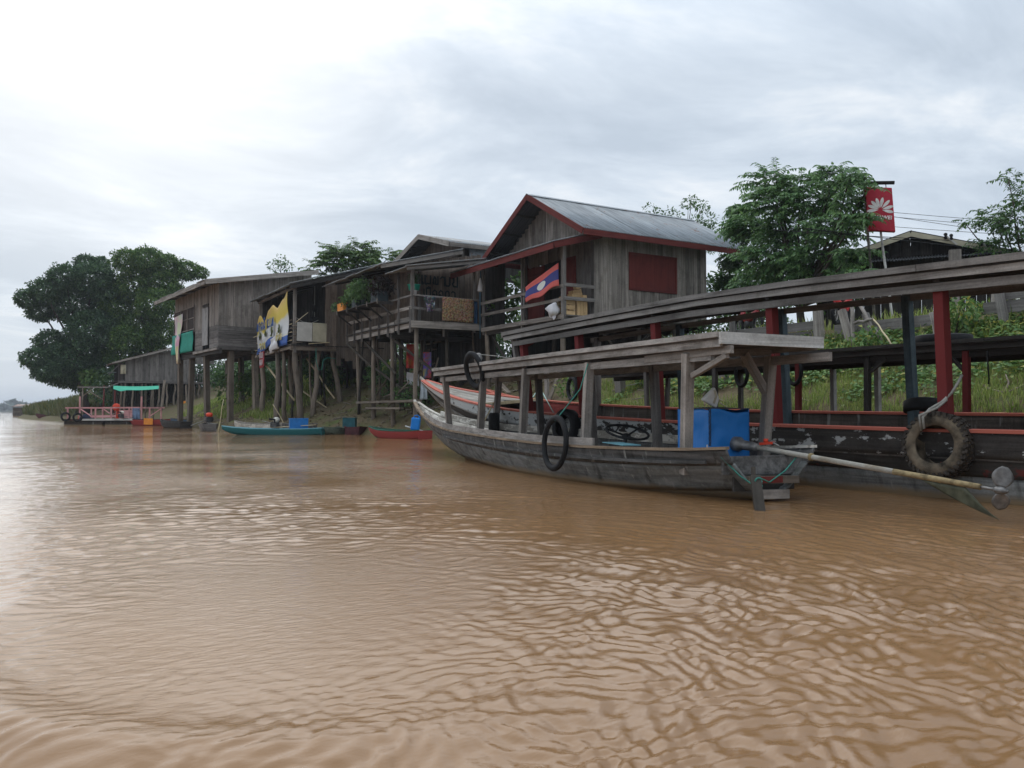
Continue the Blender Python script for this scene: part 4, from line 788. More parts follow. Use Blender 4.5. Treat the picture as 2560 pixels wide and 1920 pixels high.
# ------------------------------------------------------------------ house with the banner
def banner_house():
    t=thing('stilt_house','plank stilt house on crooked poles with a yellow banner on its porch','house',(13,41,4)); zf=4.08; P=M['plank_brown']; D=M['plank_dark']
    rf=lambda x: 6.78+(x-10.95)*.29
    plank_wall(t,(12.87,38.5),(16.2,38.5),lambda m: 3.95 if m<.5 else 3.55,lambda m: rf(12.87+m)-.08,P,.22,ragged=.55)
    plank_wall(t,(13.2,44.8),(13.2,40.6),zf,lambda m:7.2,D,.25); plank_wall(t,(12.87,40.5),(16.2,40.5),zf,lambda m:rf(12.87+m)-.1,D,.28)
    plank_wall(t,(11.5,44.8),(16,44.8),zf,lambda m:rf(11.5+m)-.1,D,.28)
    for k in range(11): x=11.4+k*.42; beam('floor_plank',(x,38.45,zf-.03),(x,44.9,zf-.03),.39,.04,D,t)
    for y in (38.6,40.6,42.6,44.7): beam('floor_beam',(11.2,y,zf-.16),(16,y,zf-.16),.12,.2,M['pole'],t)
    beam('edge_beam',(11.28,38.5,zf-.12),(11.28,45.2,zf-.22),.07,.12,M['pole'],t)
    tin_roof(t,(10.95,38.0,6.78),(10.95,45.6,6.78),(16.4,38.0,8.36),(16.4,45.6,8.36),M['tin'],n=9); beam('barge_board',(11.0,38.05,6.66),(16.4,38.05,8.23),.05,.17,D,t)
    ribbon('edge_flashing',[(10.95,37.97,6.83),(16.4,37.97,8.41)],.14,.014,M['flashing'],t)
    for y in (39,40.8,42.6,44.4): beam('rafter',(11.1,y,6.73),(16.3,y,8.23),.06,.09,D,t)
    beam('eave_beam',(11.35,38.3,6.72),(11.35,45,6.72),.1,.12,M['plank'],t)
    beam('porch_post',(11.4,38.6,3.7),(11.4,38.6,6.75),.13,.13,M['plank'],t,up=(1,0,0)); beam('porch_post',(11.4,44.8,3.9),(11.4,44.8,6.75),.12,.12,M['plank'],t,up=(1,0,0)); beam('porch_post',(12.9,38.56,4.),(12.9,38.56,7.2),.1,.1,P,t,up=(1,0,0))
    for x0,x1,mm in ((11.45,12.17,'cement'),(12.19,12.86,'cement2')): MB().box(((x0+x1)/2,38.42,4.24),((x0+x1)/2+.01,38.4,5.12),x1-x0,.012,up=(0,1,0)).build('rail_sheet',M[mm],t)
    beam('loose_board',(12.0,38.3,4.12),(12.95,38.3,4.22),.2,.03,M['bamboo'],t)
    for k in range(7): z=4.0+k*.19; beam('rail_pole',(11.3,38.7,z+.1),(11.3,45.4+J(.5),z),.035,.035,M['bamboo'] if k%2 else M['pole'],t)
    for k in range(6): beam('rail_stub',(11.25,38.5,4.15+k*.16),(11.75,38.5,4.2+k*.16),.045,.045,M['pole'],t)
    pole('prop_stick',(11.4,38.45,5.1),(12.0,38.5,5.6),.018,.015,M['bamboo'],t,bend=0)
    for (x,y,dx,dy,r) in ((11.5,44.5,.0,.1,.13),(11.45,41.6,-.2,-.7,.13),(11.45,40.5,.1,.1,.10),(11.5,38.9,.25,-.2,.15),(12.75,39.0,-.3,.1,.11),(13.3,38.9,.5,.1,.12),(13.5,41.5,.1,.1,.11),(13.4,44.5,.1,.1,.1),(15.6,39,.1,.1,.12),(15.6,42,.1,.1,.12),(12.4,42.8,.2,.1,.1)):
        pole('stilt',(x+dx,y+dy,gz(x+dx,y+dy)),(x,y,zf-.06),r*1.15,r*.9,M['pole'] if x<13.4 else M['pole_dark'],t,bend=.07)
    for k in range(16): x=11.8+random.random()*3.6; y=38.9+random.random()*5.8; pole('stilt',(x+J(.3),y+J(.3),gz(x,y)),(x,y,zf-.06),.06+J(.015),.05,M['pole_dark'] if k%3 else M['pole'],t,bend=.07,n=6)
    plank_wall(t,(15.7,44.8),(15.7,38.6),2.4,zf-.1,D,.3,name='backdrop_plank',jit=.4)  # dark planks added at the back to darken the space under the house
    for a,b,r in (((11.3,44.0,3.6),(11.9,40.2,1.5),.055),((12.8,41.2,3.6),(13.4,38.8,1.6),.05),((12.3,40.9,2.1),(13.3,39.0,1.0),.04)): pole('brace',a,b,r,r*.8,M['bamboo'] if r<.06 else M['pole'],t)
banner_house()
def banner():
    m,t,b=newmat('banner_vinyl'); uv=N(t,'ShaderNodeUVMap'); s=N(t,'ShaderNodeSeparateXYZ'); t.links.new(uv.outputs[0],s.inputs[0])
    n=nz(t,uv.outputs[0],3.5,4,.6); ad=N(t,'ShaderNodeMath',operation='MULTIPLY_ADD'); t.links.new(n,ad.inputs[0]); ad.inputs[1].default_value=.10; t.links.new(s.outputs[1],ad.inputs[2])
    c=ramp(t,ad.outputs[0],[(.0,(.03,.10,.36)),(.235,(.03,.10,.36)),(.245,(.62,.60,.50)),(.29,(.56,.57,.58)),(.60,(.58,.58,.56)),(.68,(.66,.52,.06)),(.88,(.64,.48,.07)),(1.,(.62,.42,.10))])
    c=mixc(t,thr(t,n,.60,.75),c,(.60,.36,.22)); t.links.new(c,b.inputs['Base Color']); b.inputs['Roughness'].default_value=.6
    top=lambda a:(.02+.11*abs(((a*2.2+.25)%1)-.5)*2)*(1.3 if a>.5 else 1.)
    def fn(a,bb):
        y=44.6-a*5.6; sk=1-.02*bb; nt=lambda c,w: max(0,1-abs(a-c)/w); hi=6.10-.30*(1-a)+.32*a-.50*nt(.28,.10)-.25*nt(.02,.10)-.30*nt(.72,.10)+.22*nt(.97,.10); lo=3.93+.06*math.sin(a*5)+.22*a-.12*math.exp(-((a-.5)/.12)**2)*-2
        return (11.17+.05*math.sin(a*13+bb*3)+.03*math.sin(bb*9+a*4),y,lo+(hi-lo)*bb)
    o=thing('banner','torn yellow white and blue vinyl banner hung along the porch','banner',(11.17,41.7,5)); sheet('sheet',fn,40,16,.006,m,o)
    bl=plain('blue_print',(.02,.09,.33),.6); gr=plain('olive_print',(.10,.13,.03),.7); yl=plain('yellow_print',(.62,.52,.12),.6); X=11.06
    def wr(word,y,z,size,mat,w,adv=.98): letters(o,word,(X,y,z),(0,-1,0.02),(0,0,1),size,mat,w,adv=adv,depth=.01)
    wr('skddi emes',44.2,5.08,.42,bl,.075,1.05); wr('avod',43.6,4.12,.30,yl,.06,1.2); wr('epido',40.6,4.36,.28,yl,.05,1.2)
    # printed little plants and fruits on the white band
    for y,z,hh in ((43.5,4.62,.42),(42.5,4.75,.30),(41.3,4.68,.45),(40.0,4.74,.40)):
        mb=MB()
        for k in range(7): a=R(20+k*23)+J(.3); mb.box((X,y,z),(X,y+math.cos(a)*hh*.6,z+math.sin(a)*hh),.09,.008,up=(1,0,0))
        mb.build('print',gr,o)
banner()
hang('red_sign','small red sign with white letters hung below the porch','sign',(11.2,44.1,4.02),(11.2,43.2,4.05),.82,plain('red_sign_paint',(.36,.03,.035),.6),.01,nr=(-1,0,0))
def sign_text():
    o=[x for x in bpy.data.objects if x.name=='red_sign'][0]; w=plain('white_letter_paint',(.6,.55,.55),.7)
    letters(o,'pok',(11.16,44.0,3.72),(0,-1,0),(0,0,1),.26,w,.05); letters(o,'edm',(11.16,44.0,3.36),(0,-1,0),(0,0,1),.26,w,.05)
sign_text()
hang('tarp_bag','crumpled white tarpaulin hanging on the porch rail below the banner','tarp',(11.05,41.5,4.5),(11.05,40.0,4.72),.66,M['cloth_white'],.10,-.15,nr=(-1,0,0))
def hose():
    t=tag(MB().tube([(12.35,38.4,3.95),(12.38,38.4,3.3),(12.5,38.4,2.9),(12.65,38.4,2.95),(12.72,38.4,3.4),(12.9,38.4,3.5),(13.3,38.4,3.48)],.018,6).build('hose',M['rope_green'],None,True),'thin green hose drooping under the porch','hose')
    tag(MB().tube([(11.45,38.6,5.35),(11.8,38.6,5.15),(12.2,38.65,5.12),(12.6,38.8,5.3)],.015,6).build('clothes_line',M['rope'],None,True),'slack line strung across the porch opening','rope')
    g=thing('hanging_pots','dark pots hanging in the porch doorway','pots',(12.55,39.4,5.5)); 
    for z,r in ((5.2,.16),(5.75,.13),(4.75,.2)): MB().lathe((12.6+J(.05),39.4,z),[(r*.7,0),(r,.1),(r*1.1,.3),(r*.9,.31)],12).build('pot',M['void'],g,True)
    MB().tube([(12.6,39.4,4.8),(12.6,39.4,7.)],.01,5).build('cord',M['rope'],g)
hose()
# ------------------------------------------------------------------ tall grey house on square stilts
def grey_house():
    A=R(5); C=V3((9.6,46.4,0)); d=V3((-math.sin(A),math.cos(A),0)); e=V3((math.cos(A),math.sin(A),0)); Q=lambda k,m,z=0: C+d*k+e*m+V3((0,0,z)); XY=lambda k,m:tuple(Q(k,m))[:2]
    t=thing('stilt_house','tall grey plank stilt house on square stilts at the water edge','house',Q(4,2.5,4.4)); zf=4.42; zw=5.62; P=M['plank'];D=M['plank_dark']; zr=lambda m: 7.75+.19*(m+.95)
    nrm=e
    plank_wall(t,XY(8.8,0),XY(0,0),zw,zr(0)-.05,P,.24,holes=[(0,4.35,5.4,7.0),(6.0,7.1,4.6,6.76)])
    board_wall(t,XY(4.4,0),XY(2.85,0),zf,zw,M['plank_mid'],.22); board_wall(t,XY(1.6,0),XY(0,0),zf,zw,M['plank_mid'],.22)
    board_wall(t,XY(0,0),XY(0,5.2),zf,zw-.06,M['plank_mid'],.22); plank_wall(t,XY(0,0),XY(0,5.2),zw-.06,lambda m: zr(m)-.05,P,.42)
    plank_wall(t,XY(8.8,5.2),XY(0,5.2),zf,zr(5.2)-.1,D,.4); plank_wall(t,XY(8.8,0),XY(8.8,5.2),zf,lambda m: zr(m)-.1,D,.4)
    beam('door',Q(2.2,-.07,4.62),Q(2.2,-.07,6.70),1.0,.04,M['door'],t,up=e); beam('door_lintel',Q(1.7,-.03,6.85),Q(2.8,-.03,6.85),.06,.12,D,t)
    # screened bay: dark panels in a light frame, shade net below
    for i in range(3):
        for j in range(2):
            k0=4.45+i*1.45; MB().box(Q(k0+.72,-.02,5.75+j*.65),Q(k0+.72,-.02,6.36+j*.65),1.40,.03,up=e).build('window_panel',wood('brown_shutter_board',(.035,.025,.02),(.085,.06,.05)) if 'brown_shutter_board' not in bpy.data.materials else bpy.data.materials['brown_shutter_board'],t)
    for k in (4.42,5.88,7.33,8.78): beam('window_frame',Q(k,-.05,5.55),Q(k,-.05,7.1),.05,.05,M['plank'],t,up=e)
    for z in (5.72,6.38,7.03): beam('window_frame',Q(4.4,-.055,z),Q(8.8,-.055,z),.04,.045,M['plank'],t)
    # floor, beams, stilts
    for k in range(13): beam('floor_plank',Q(k*.68+.3,-.1,zf-.03),Q(k*.68+.3,5.2,zf-.03),.64,.04,D,t)
    for m in (.1,1.8,3.5,5): beam('floor_beam',Q(-.1,m,zf-.2),Q(8.9,m,zf-.2),.14,.28,D,t)
    beam('edge_beam',Q(-.05,-.05,zf-.05),Q(-.05,5.2,zf-.05),.06,.2,M['plank_mid'],t); beam('edge_beam',Q(0,-.07,zf-.08),Q(4.5,-.07,zf-.1),.06,.16,P,t)
    for k,m in ((3.0,.25),(.2,.75),(.35,2.1),(6,.3),(8.6,.3),(3,3.2),(.3,4.3),(6,3.2),(8.6,3.2)):
        b=Q(k+J(.1),m+J(.12)); q=Q(k+.05,m,zf-.2); beam('stilt',(b.x,b.y,gz(b.x,b.y)),q,.27,.27,M['pole'],t,up=(1,.2,0))
    tin_roof(t,Q(-.8,-.95,7.82),Q(9.9,-.95,7.82),Q(-.8,5.3,8.94),Q(9.9,5.3,8.94),M['tin_old'],n=11,pitch=.09)
    beam('fascia',Q(-.8,-.98,7.68),Q(9.9,-.98,7.68),.03,.22,M['plank'],t); beam('barge_board',Q(-.83,-.95,7.72),Q(-.83,5.3,8.82),.03,.26,M['plank'],t)
    for k in (0.5,2.5,4.5,6.5,8.5): beam('rafter',Q(k,-.9,7.74),Q(k,5.2,8.84),.06,.1,D,t)
    # what hangs on it
    p,q=Q(8.9,-.12,5.6),Q(4.42,-.12,5.62); o=hang('shade_net','green shade net stretched below the screened window','net',p,q,1.18,M['net'],.05,-.04,nr=tuple(e))
    p,q=Q(8.5,-.14,6.72),Q(6.6,-.14,6.8); hang('hanging_cloth','long pinkish white cloth hanging from the screened window','cloth',p,q,2.9,cloth_mat('pinkish_cloth',[(.62,.55,.50),(.66,.60,.55),(.55,.30,.26)],1.6,'soft'),.10,.62,nr=tuple(e))
grey_house()
# ------------------------------------------------------------------ long low house farther down the bank
def far_house():
    t=thing('stilt_house','long low grey plank house with a rusty roof behind the pink raft','house',(10.5,76,3.5)); u=75.; zf=3.42; rf=lambda x: 4.95+(x-7.5)*.30
    plank_wall(t,(8.2,u),(13.55,u),zf,lambda m: rf(8.2+m)-.1,M['plank_mid'],.24,ragged=.15); plank_wall(t,(7.75,u+.8),(8.2,u+.8),zf,4.95,M['plank_mid'],.2); plank_wall(t,(13.55,u),(15.2,u),5.0,lambda m: rf(13.55+m)-.1,M['plank_mid'],.24)
    plank_wall(t,(8.0,u+6),(14.6,u+6),zf,lambda m: rf(8.+m)-.1,M['plank_dark'],.4)
    for k in range(9): x=13.65+k*.2; beam('baluster',(x,u,zf),(x,u,4.1),.05,.04,M['plank_mid'],t,up=(1,0,0))
    beam('rail',(13.55,u,4.12),(15.3,u,4.12),.05,.07,M['plank_mid'],t); beam('edge_beam',(7.7,u-.06,zf-.06),(15.3,u-.06,zf-.06),.06,.16,M['plank_mid'],t)
    for k in range(15): x=7.8+k*.48; beam('floor_plank',(x,u,zf-.03),(x,u+6,zf-.03),.45,.04,M['plank_dark'],t)
    tin_roof(t,(7.3,u-.6,4.9),(7.3,u+6.4,4.9),(11.6,u-.6,6.2),(11.6,u+6.4,6.2),M['tin_rust'],n=5,pitch=.3,amp=.03); tin_roof(t,(11.5,u-.6,6.22),(11.5,u+6.4,6.22),(15.2,u-.6,7.3),(15.2,u+6.4,7.3),M['tin_old'],n=4,pitch=.3,amp=.03)
    beam('barge_board',(7.2,u-.63,4.84),(15.2,u-.63,7.24),.05,.14,M['plank'],t)
    for lab,y,x0,x1,z in (('rust',u+.4,9.2,11.4,5.75),('rust',u+1.2,8.0,10.,5.3)): MB().box((x0,y,rf(x0)+.1),(x1,y,rf(x1)+.12),1.2,.02).build('loose_roof_sheet',M['tin_rust'],t)
    k=0
    for x in np.arange(7.9,15.2,.5):
        for yy in (u+.1,u+2.2,u+4.4):
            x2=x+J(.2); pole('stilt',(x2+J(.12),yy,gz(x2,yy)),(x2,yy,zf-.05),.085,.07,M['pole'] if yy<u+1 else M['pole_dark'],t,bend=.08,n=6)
    pole('stilt',(10.75,u-1.3,gz(10.7,u-1.3)),(11.1,u-1.,zf+.1),.12,.1,M['pole'],t)
    plank_wall(t,(7.9,u+6),(14.6,u+6),1.2,zf-.05,M['plank_dark'],.4,name='backdrop_plank',jit=.3)  # added dark backdrop closing off the sky between the stilts
    hang('shirts','two pale shirts hanging at the river end of the long low house','shirts',(7.85,u-.2,4.75),(8.25,u-.2,4.75),.75,M['cement2'],.08)
    beam('prop',(7.0,u,3.9),(7.8,u,4.8),.08,.05,M['plank_mid'],t); beam('prop',(6.9,u,2.9),(7.8,u,3.3),.14,.06,M['plank_mid'],t)
    MB().box((7.0,u+.6,4.1),(7.6,u+.6,4.15),.9,.03).build('side_roof',M['tin'],t)
far_house()
def right_house():
    A=V3((23.9,15.8,6.55)); r=V3((.559,-.829,0)); b=V3((.829,.559,0)); t=thing('gable_house','dark plank house with a cream edged gable behind the feathery tree','house',A-V3((0,0,3))); W=3.3; sl=.30; Pt=lambda a,h,k=0: A+r*a+b*k+V3((0,0,h))
    for s in (-1,1):
        tin_roof(t,Pt(s*W,-sl*W,-.1),Pt(s*W,-sl*W,7),Pt(0,0,-.1),Pt(0,0,7),M['tin_dark'],n=8,pitch=.09)
        beam('barge_board',Pt(0,-.10,-.13),Pt(s*W,-sl*W-.10,-.13),.03,.15,M['cement2'],t)
    plank_wall(t,tuple(Pt(-2.8,0,.5))[:2],tuple(Pt(2.8,0,.5))[:2],3.2,lambda m: A.z-sl*abs(m-2.8)-.1,M['plank_dark'],.28)
    tin_roof(t,Pt(-2.4,-.98,-.7),Pt(2.6,-.98,-.7),Pt(-2.4,-.72,.5),Pt(2.6,-.72,.5),M['tin_dark'],n=6,pitch=.085)
    for s in (-1,1):
        plank_wall(t,tuple(Pt(s*2.8,0,.5))[:2],tuple(Pt(s*2.8,0,6.8))[:2],3.2,A.z-sl*2.8-.1,M['plank_dark'],.3)
    beam('chimney_post',Pt(1.15,-1.2,-1.0),Pt(1.15,-.85,-1.0),.32,.3,M['plank'],t,up=b); beam('chimney_post',Pt(1.15,-3.6,-1.0),Pt(1.15,-1.2,-1.0),.2,.2,M['plank'],t,up=b)
    g=MB()
    for a in (.95,1.1,1.9,2.05): c=Pt(a,-sl*a+.02,-.2); g.lathe(c,[(.03,-.09),(.05,-.06),(.05,-.02),(.03,0),(.055,.03),(.05,.08),(.02,.1)],8)
    g.build('insulators',M['rubber'],t)
    for a in (1.0,1.95): beam('bracket',Pt(a-.1,-sl*a+.1,-.2),Pt(a+.25,-sl*a-.25,-.2),.04,.05,M['cement'],t)
right_house()
# ------------------------------------------------------------------ red hanging sign on its pole, power lines
def hanging_sign():
    c=V3((20.2,14.25,6.45)); r=V3((.66,-.75,0)).normalized(); n=V3((-.75,-.66,0)).normalized(); t=thing('hanging_sign','red box sign with white petal emblem hanging from a pipe','sign',c-V3((0,0,1)))
    lean=lambda a,h: c+r*(a-.06*h)+V3((0,0,h-.12*a))
    w,h,d=.335,.60,.09; mb=MB(); red=plain('red_sign_face',(.42,.014,.035),.45,var=.12)
    cs=[lean(-w,-h),lean(w,-h),lean(w,h),lean(-w,h)]; mb.add([p+n*d for p in cs]+[p-n*d for p in cs],[(0,1,2,3),(7,6,5,4),(0,4,5,1),(1,5,6,2),(2,6,7,3),(3,7,4,0)]); box=mb.build('sign_box',red,t,bev=.02)
    pet=MB()
    for k in range(8):
        a=R(204-(k+.5)*228/8); L=.27; wd=.043
        base=lean(0,-.02)+n*(d+.006); dr=(lean(math.cos(a),-.02+math.sin(a))-lean(0,-.02)); dr.normalize(); sd=dr.cross(n)
        pts=[(.05,.006),(.14,.7),(.22,1.),(.28,.85),(.33,.3)]
        L1=[base+dr*(x*L/.27)-sd*wd*y for x,y in pts]; L2=[base+dr*(x*L/.27)+sd*wd*y for x,y in reversed(pts)]; ps=L1+L2; m=len(ps)
        pet.add([p+n*.006 for p in ps]+list(ps),[tuple(range(m))[::-1]]+[(i,(i+1)%m,m+(i+1)%m,m+i) for i in range(m)])
    wh=plain('white_sign_print',(.72,.68,.66),.5); pet.build('emblem',wh,t)
    cu=bpy.data.curves.new('lettering','FONT'); cu.body='HUAWEI'; cu.size=.135; cu.align_x='CENTER'; cu.extrude=.004; cu.space_character=1.05; cu.offset=.004; cu.materials.append(wh)
    tmp=bpy.data.objects.new('lettering_curve',cu); me=bpy.data.meshes.new_from_object(tmp); bpy.data.objects.remove(tmp); o=bpy.data.objects.new('lettering',me); dx=(lean(1,0)-lean(0,0)).normalized(); link(o,basis(lean(0,-.27)+n*(d+.006),dx,n.cross(dx),n),t)
    MB().tube([lean(-.35,.72),lean(.42,.76)],.05,10).build('cross_pipe',M['void'],t,True)
    for a in (-.2,.2): MB().tube([lean(a,.6),lean(a,.74)],.012,6).build('hanger',M['steel'],t)
    pole('pole',(20.15,13.85,3.2),lean(-.02,-.6)-n*.02,.035,.03,M['plank_light'],t,bend=.01)
    pole('pole',(21.0,15.0,3.2),tuple(lean(-.35,.72)+b_off),.04,.035,M['steel'],t,bend=0)
b_off=V3((.03,.02,0)); hanging_sign()
def lines():
    P=lambda *a: V3(a); L=[((19.9,40,23.5),0)]
    S0=[(33,21.5,9.55),(33,21.5,9.35),(33,21.5,9.30),(33,21.5,8.95),(25.2,14.9,6.45),(25.6,14.6,6.2)]; S1=[(40,15.5,8.6),(40,15.5,8.35),(40,15.5,7.7),(40,15.5,8.15),(40,15.5,8.0),(40,15.5,7.3)]
    for i,(a,b) in enumerate(zip(S0,S1)):
        a=V3(a);b=V3(b); d=b-a; a=a-d*.6; b=b+d*1.2; pts=[a.lerp(b,k/12)-V3((0,0,1.3*(k/12)*(1-k/12))) for k in range(13)]
        tag(MB().tube(pts,.011,4).build('power_line',M['rubber'],None),('topmost','second from the top','third from the top','fourth from the top','lower','lowest')[i]+' of the thin dark power lines beside the red sign','cable','power lines above the cream edged gable')
lines()
# ------------------------------------------------------------------ plank retaining wall at the top of the bank
def retaining_wall():
    t=thing('retaining_wall','weathered plank retaining wall with leaning posts at the top of the bank','wall',(17.4,9,2.9)); X=17.45
    for y0,y1,z,h in ((3.5,6.6,3.12,.24),(6.6,9.9,3.10,.25),(10.9,13.6,3.0,.25),(11.2,14.2,2.72,.22),(14.2,17.4,2.9,.24),(14.2,17.4,3.15,.22),(3.5,7.2,2.84,.2),(7.2,10.4,2.82,.2),(6.0,9.5,3.36,.18),(3.,6.,3.38,.18)): beam('plank',(X+J(.02),y0,z+J(.03)),(X+J(.02),y1,z+J(.03)),h,.05,M['plank_mid'],t,up=(1,0,0))
    for y,l,z1,w in ((4.2,.1,3.7,.15),(5.5,-.1,3.75,.15),(6.7,.15,3.6,.14),(7.7,-.2,3.8,.17),(8.6,.1,3.72,.14),(9.3,.3,3.85,.16),(10.6,.1,3.3,.15),(11.6,-.1,3.4,.13),(12.3,.35,3.3,.15),(12.9,.4,3.45,.17),(13.9,.1,3.5,.22),(15.2,.1,3.5,.16),(16.8,.1,3.5,.15)): beam('post',(X-.14,y,2.1),(X-.12,y+l,z1),w,w*.8,M['plank_mid'] if w<.17 else M['plank'],t,up=(1,0,0),tap=.9)
    for y in np.arange(3.2,10.2,.32): beam('paling',(X+.35,y,3.1),(X+.35+J(.03),y+J(.08),3.9+J(.12)),.13+J(.04),.03,M['plank'],t,up=(1,0,0))
retaining_wall()
for i,(lab,p,q,r) in enumerate((('leaning pale stick propped before the retaining wall',(17.0,12.75,2.5),(17.1,12.85,3.6),.05),('slanting brown pole crossing the retaining wall',(16.9,11.9,2.5),(17.2,12.7,3.5),.045),('short cross stick between the propped poles',(17.0,12.7,3.05),(17.0,12.2,3.1),.04),('thin pale stick lying down the grass slope',(16.2,11.2,2.42),(17.0,12.2,3.1),.02),('broken stub post standing in the grass beside the bush',(16.5,10.35,2.2),(16.55,10.5,3.05),.06),('short broken board leaning in the grass by the stub post',(16.4,10.05,2.35),(16.5,10.2,2.8),.06),('bent rod standing behind the retaining wall',(17.6,10.9,2.9),(17.55,11.15,3.9),.03))):
    tag(pole('stick',p,q,r,r*.9,M['bamboo'] if i in(3,) else M['plank'],None),lab,'stick')
def motorbike(label,x,y,z,col,rz):
    t=thing('motorbike',label,'motorbike',(x,y,z)); T=lambda a,b,h: V3((x+a*math.cos(rz)-b*math.sin(rz),y+a*math.sin(rz)+b*math.cos(rz),z+h)); ax=V3((-math.sin(rz),math.cos(rz),0)); body=plain('scooter_'+label.split()[0],col,.35)
    for a in (-.6,.6):
        w=MB().ring(T(a,0,.28),ax,.24,.05,24,8).build('wheel',M['rubber'],t,True); MB().ring(T(a,0,.28),ax,.17,.012,20,6).build('rim',M['steel'],w,True)
        for k in range(5): MB().tube([T(a,0,.28),T(a+.17*math.cos(k*1.257),0,.28+.17*math.sin(k*1.257))],.008,4).build('spoke',M['steel'],w)
    MB().tube([T(.6,0,.28),T(.48,0,.75),T(.42,0,1.0)],.03,6).build('fork',M['steel'],t); MB().tube([T(.38,-.33,1.02),T(.42,-.12,1.0),T(.42,.12,1.0),T(.38,.33,1.02)],.016,6).build('handlebar',M['rubber'],t)
    s=MB(); s.tube([T(.46,0,.92),T(.36,0,.6),T(.1,0,.42),T(-.2,0,.5),T(-.55,0,.62)],[.12,.10,.09,.12,.07],8); s.build('body',body,t,True)
    MB().tube([T(0,0,.72),T(-.3,0,.76),T(-.6,0,.78)],[.08,.11,.07],8).build('seat',M['rubber'],t,True); MB().lathe(T(.5,0,.9),[(.02,-.03),(.08,0),(.08,.05),(.03,.09)],12,T(.6,0,.9)-T(.5,0,.9)).build('headlight',M['tank'],t,True)
    MB().box(T(.72,0,.52),T(.5,0,.58),.1,.03).build('mudguard',body,t); MB().lathe(T(0,0,.3),[(.1,-.1),(.14,-.05),(.14,.05),(.1,.1)],10,ax).build('engine',M['engine'],t,True)
    for sg in (-1,1): MB().tube([T(.40,sg*.24,1.02),T(.38,sg*.28,1.2)],.008,5).build('mirror_stalk',M['rubber'],t); MB().lathe(T(.38,sg*.29,1.22),[(.01,-.01),(.05,0),(.05,.015),(.01,.02)],10,T(1,0,0)-T(0,0,0)).build('mirror',M['steel'],t,True)
motorbike('red motorbike parked at the top of the bank behind the red post',18.3,14.0,3.15,(.45,.02,.02),R(20))
motorbike('maroon motorbike parked above the near boat roof',18.4,17.3,3.2,(.25,.03,.03),R(70))
# shaded odds under the red house: bleached broken posts and leaning boards
for i,(x,y,z1,w) in enumerate(((15.2,19.2,2.35,.26),(15.1,21.4,2.45,.30),(15.6,17.4,2.3,.20),(14.9,22.6,2.5,.14),(15.8,20.3,2.2,.16),(15.4,15.3,2.4,.22))):
    tag(beam('mooring_post',(x,y,gz(x,y)),(x+J(.1),y+J(.1),z1),w,w*.8,M['plank'],None,up=(1,0,0),tap=.9),['pale square post standing in the weeds below the veranda','widest bleached post leaning beside the hung tyre','grey post on the bank behind the blue engine box','thin pale post nearest the pointed bows','short grey post between the pale posts','grey post below the retaining wall by the motorbikes'][i],'post')
for i,(lab,p,q) in enumerate((('rope line stretched down the bank to the pale posts',(17.2,15.6,2.7),(15.3,19.4,1.7)),('lower rope line running down the bank under the house',(16.5,16.4,1.9),(15.1,20.6,1.25)))):
    p=V3(p);q=V3(q); tag(MB().tube([p.lerp(q,k/8)-V3((0,0,.5*(k/8)*(1-k/8))) for k in range(9)],.014,5).build('rope',M['rope'],None,True),lab,'rope')
for i,(lab,p,q,w) in enumerate((('board lying slanted under the veranda house',(14.6,24.5,1.6),(15.4,27.0,2.3),.16),('pale board leaning against the stilts of the red trimmed house',(14.6,22.2,1.1),(15.4,22.5,2.4),.13),('crossed stick on the bank by the coral bow',(14.3,21.9,1.0),(14.9,21.0,1.35),.07),('timber propped under the red trimmed house',(15.5,22.0,1.5),(17.5,24.5,2.6),.12))):
    tag(beam('loose_board',p,q,w,.05,M['pole'],None),lab,'board')
# ------------------------------------------------------------------ boats
def dense(ys,vals,n=200):
    y=np.linspace(ys[0],ys[-1],n); v=np.interp(y,ys,vals); k=np.ones(13)/13; p=np.pad(v,6,mode='edge'); p[:6]+= (v[0]-v[1])*np.arange(6,0,-1); p[-6:]-= (v[-2]-v[-1])*np.arange(1,7)
    return y,np.convolve(p,k,'valid')
class Hull:
    def __init__(s,st):
        a=np.array(st,float); s.y0,s.y1=a[0,0],a[-1,0]; s.c=[dense(a[:,0],a[:,i]) for i in range(1,5)]
    def at(s,y): return [float(np.interp(y,*c)) for c in s.c]     # half beam top, half beam bottom, gunwale z, keel z
    def pt(s,y,side,f,o=0.):
        ht,hb,zg,zb=s.at(y); zc=zb+.22*(zg-zb)
        x=(ht+(hb-ht)*f**1.3)+o; return V3((side*max(x,.012),y,zg+(zc-zg)*f))
def planks(t,F,H,cuts,mats,side,y0=None,y1=None,n=70,th=.03):
    y0=H.y0 if y0 is None else y0; y1=H.y1 if y1 is None else y1
    for k in range(len(cuts)-1):
        fn=lambda a,b: F@H.pt(y0+(y1-y0)*a,side,cuts[k]+(cuts[k+1]-cuts[k])*b,.004+.016*b*(k<len(cuts)-2))
        sheet('strake',fn,n,5,th,mats[k],t)
def bottom(t,F,H,mat,n=60):
    def fn(a,b):
        y=H.y0+(H.y1-H.y0)*a; ht,hb,zg,zb=H.at(y); zc=zb+.22*(zg-zb); x=(b*2-1); return F@V3((x*max(hb-.005,.012),y,zb+(zc-zb)*abs(x)**2.2+.012))
    sheet('hull_bottom',fn,n,12,.03,mat,t)
def frame_of(x,y,ang,heel=0): return Matrix.Translation((x,y,0))@Matrix.Rotation(-ang,4,'Z')@Matrix.Rotation(heel,4,'Y')
def up_of(F): return F.to_3x3()@V3((0,0,1))
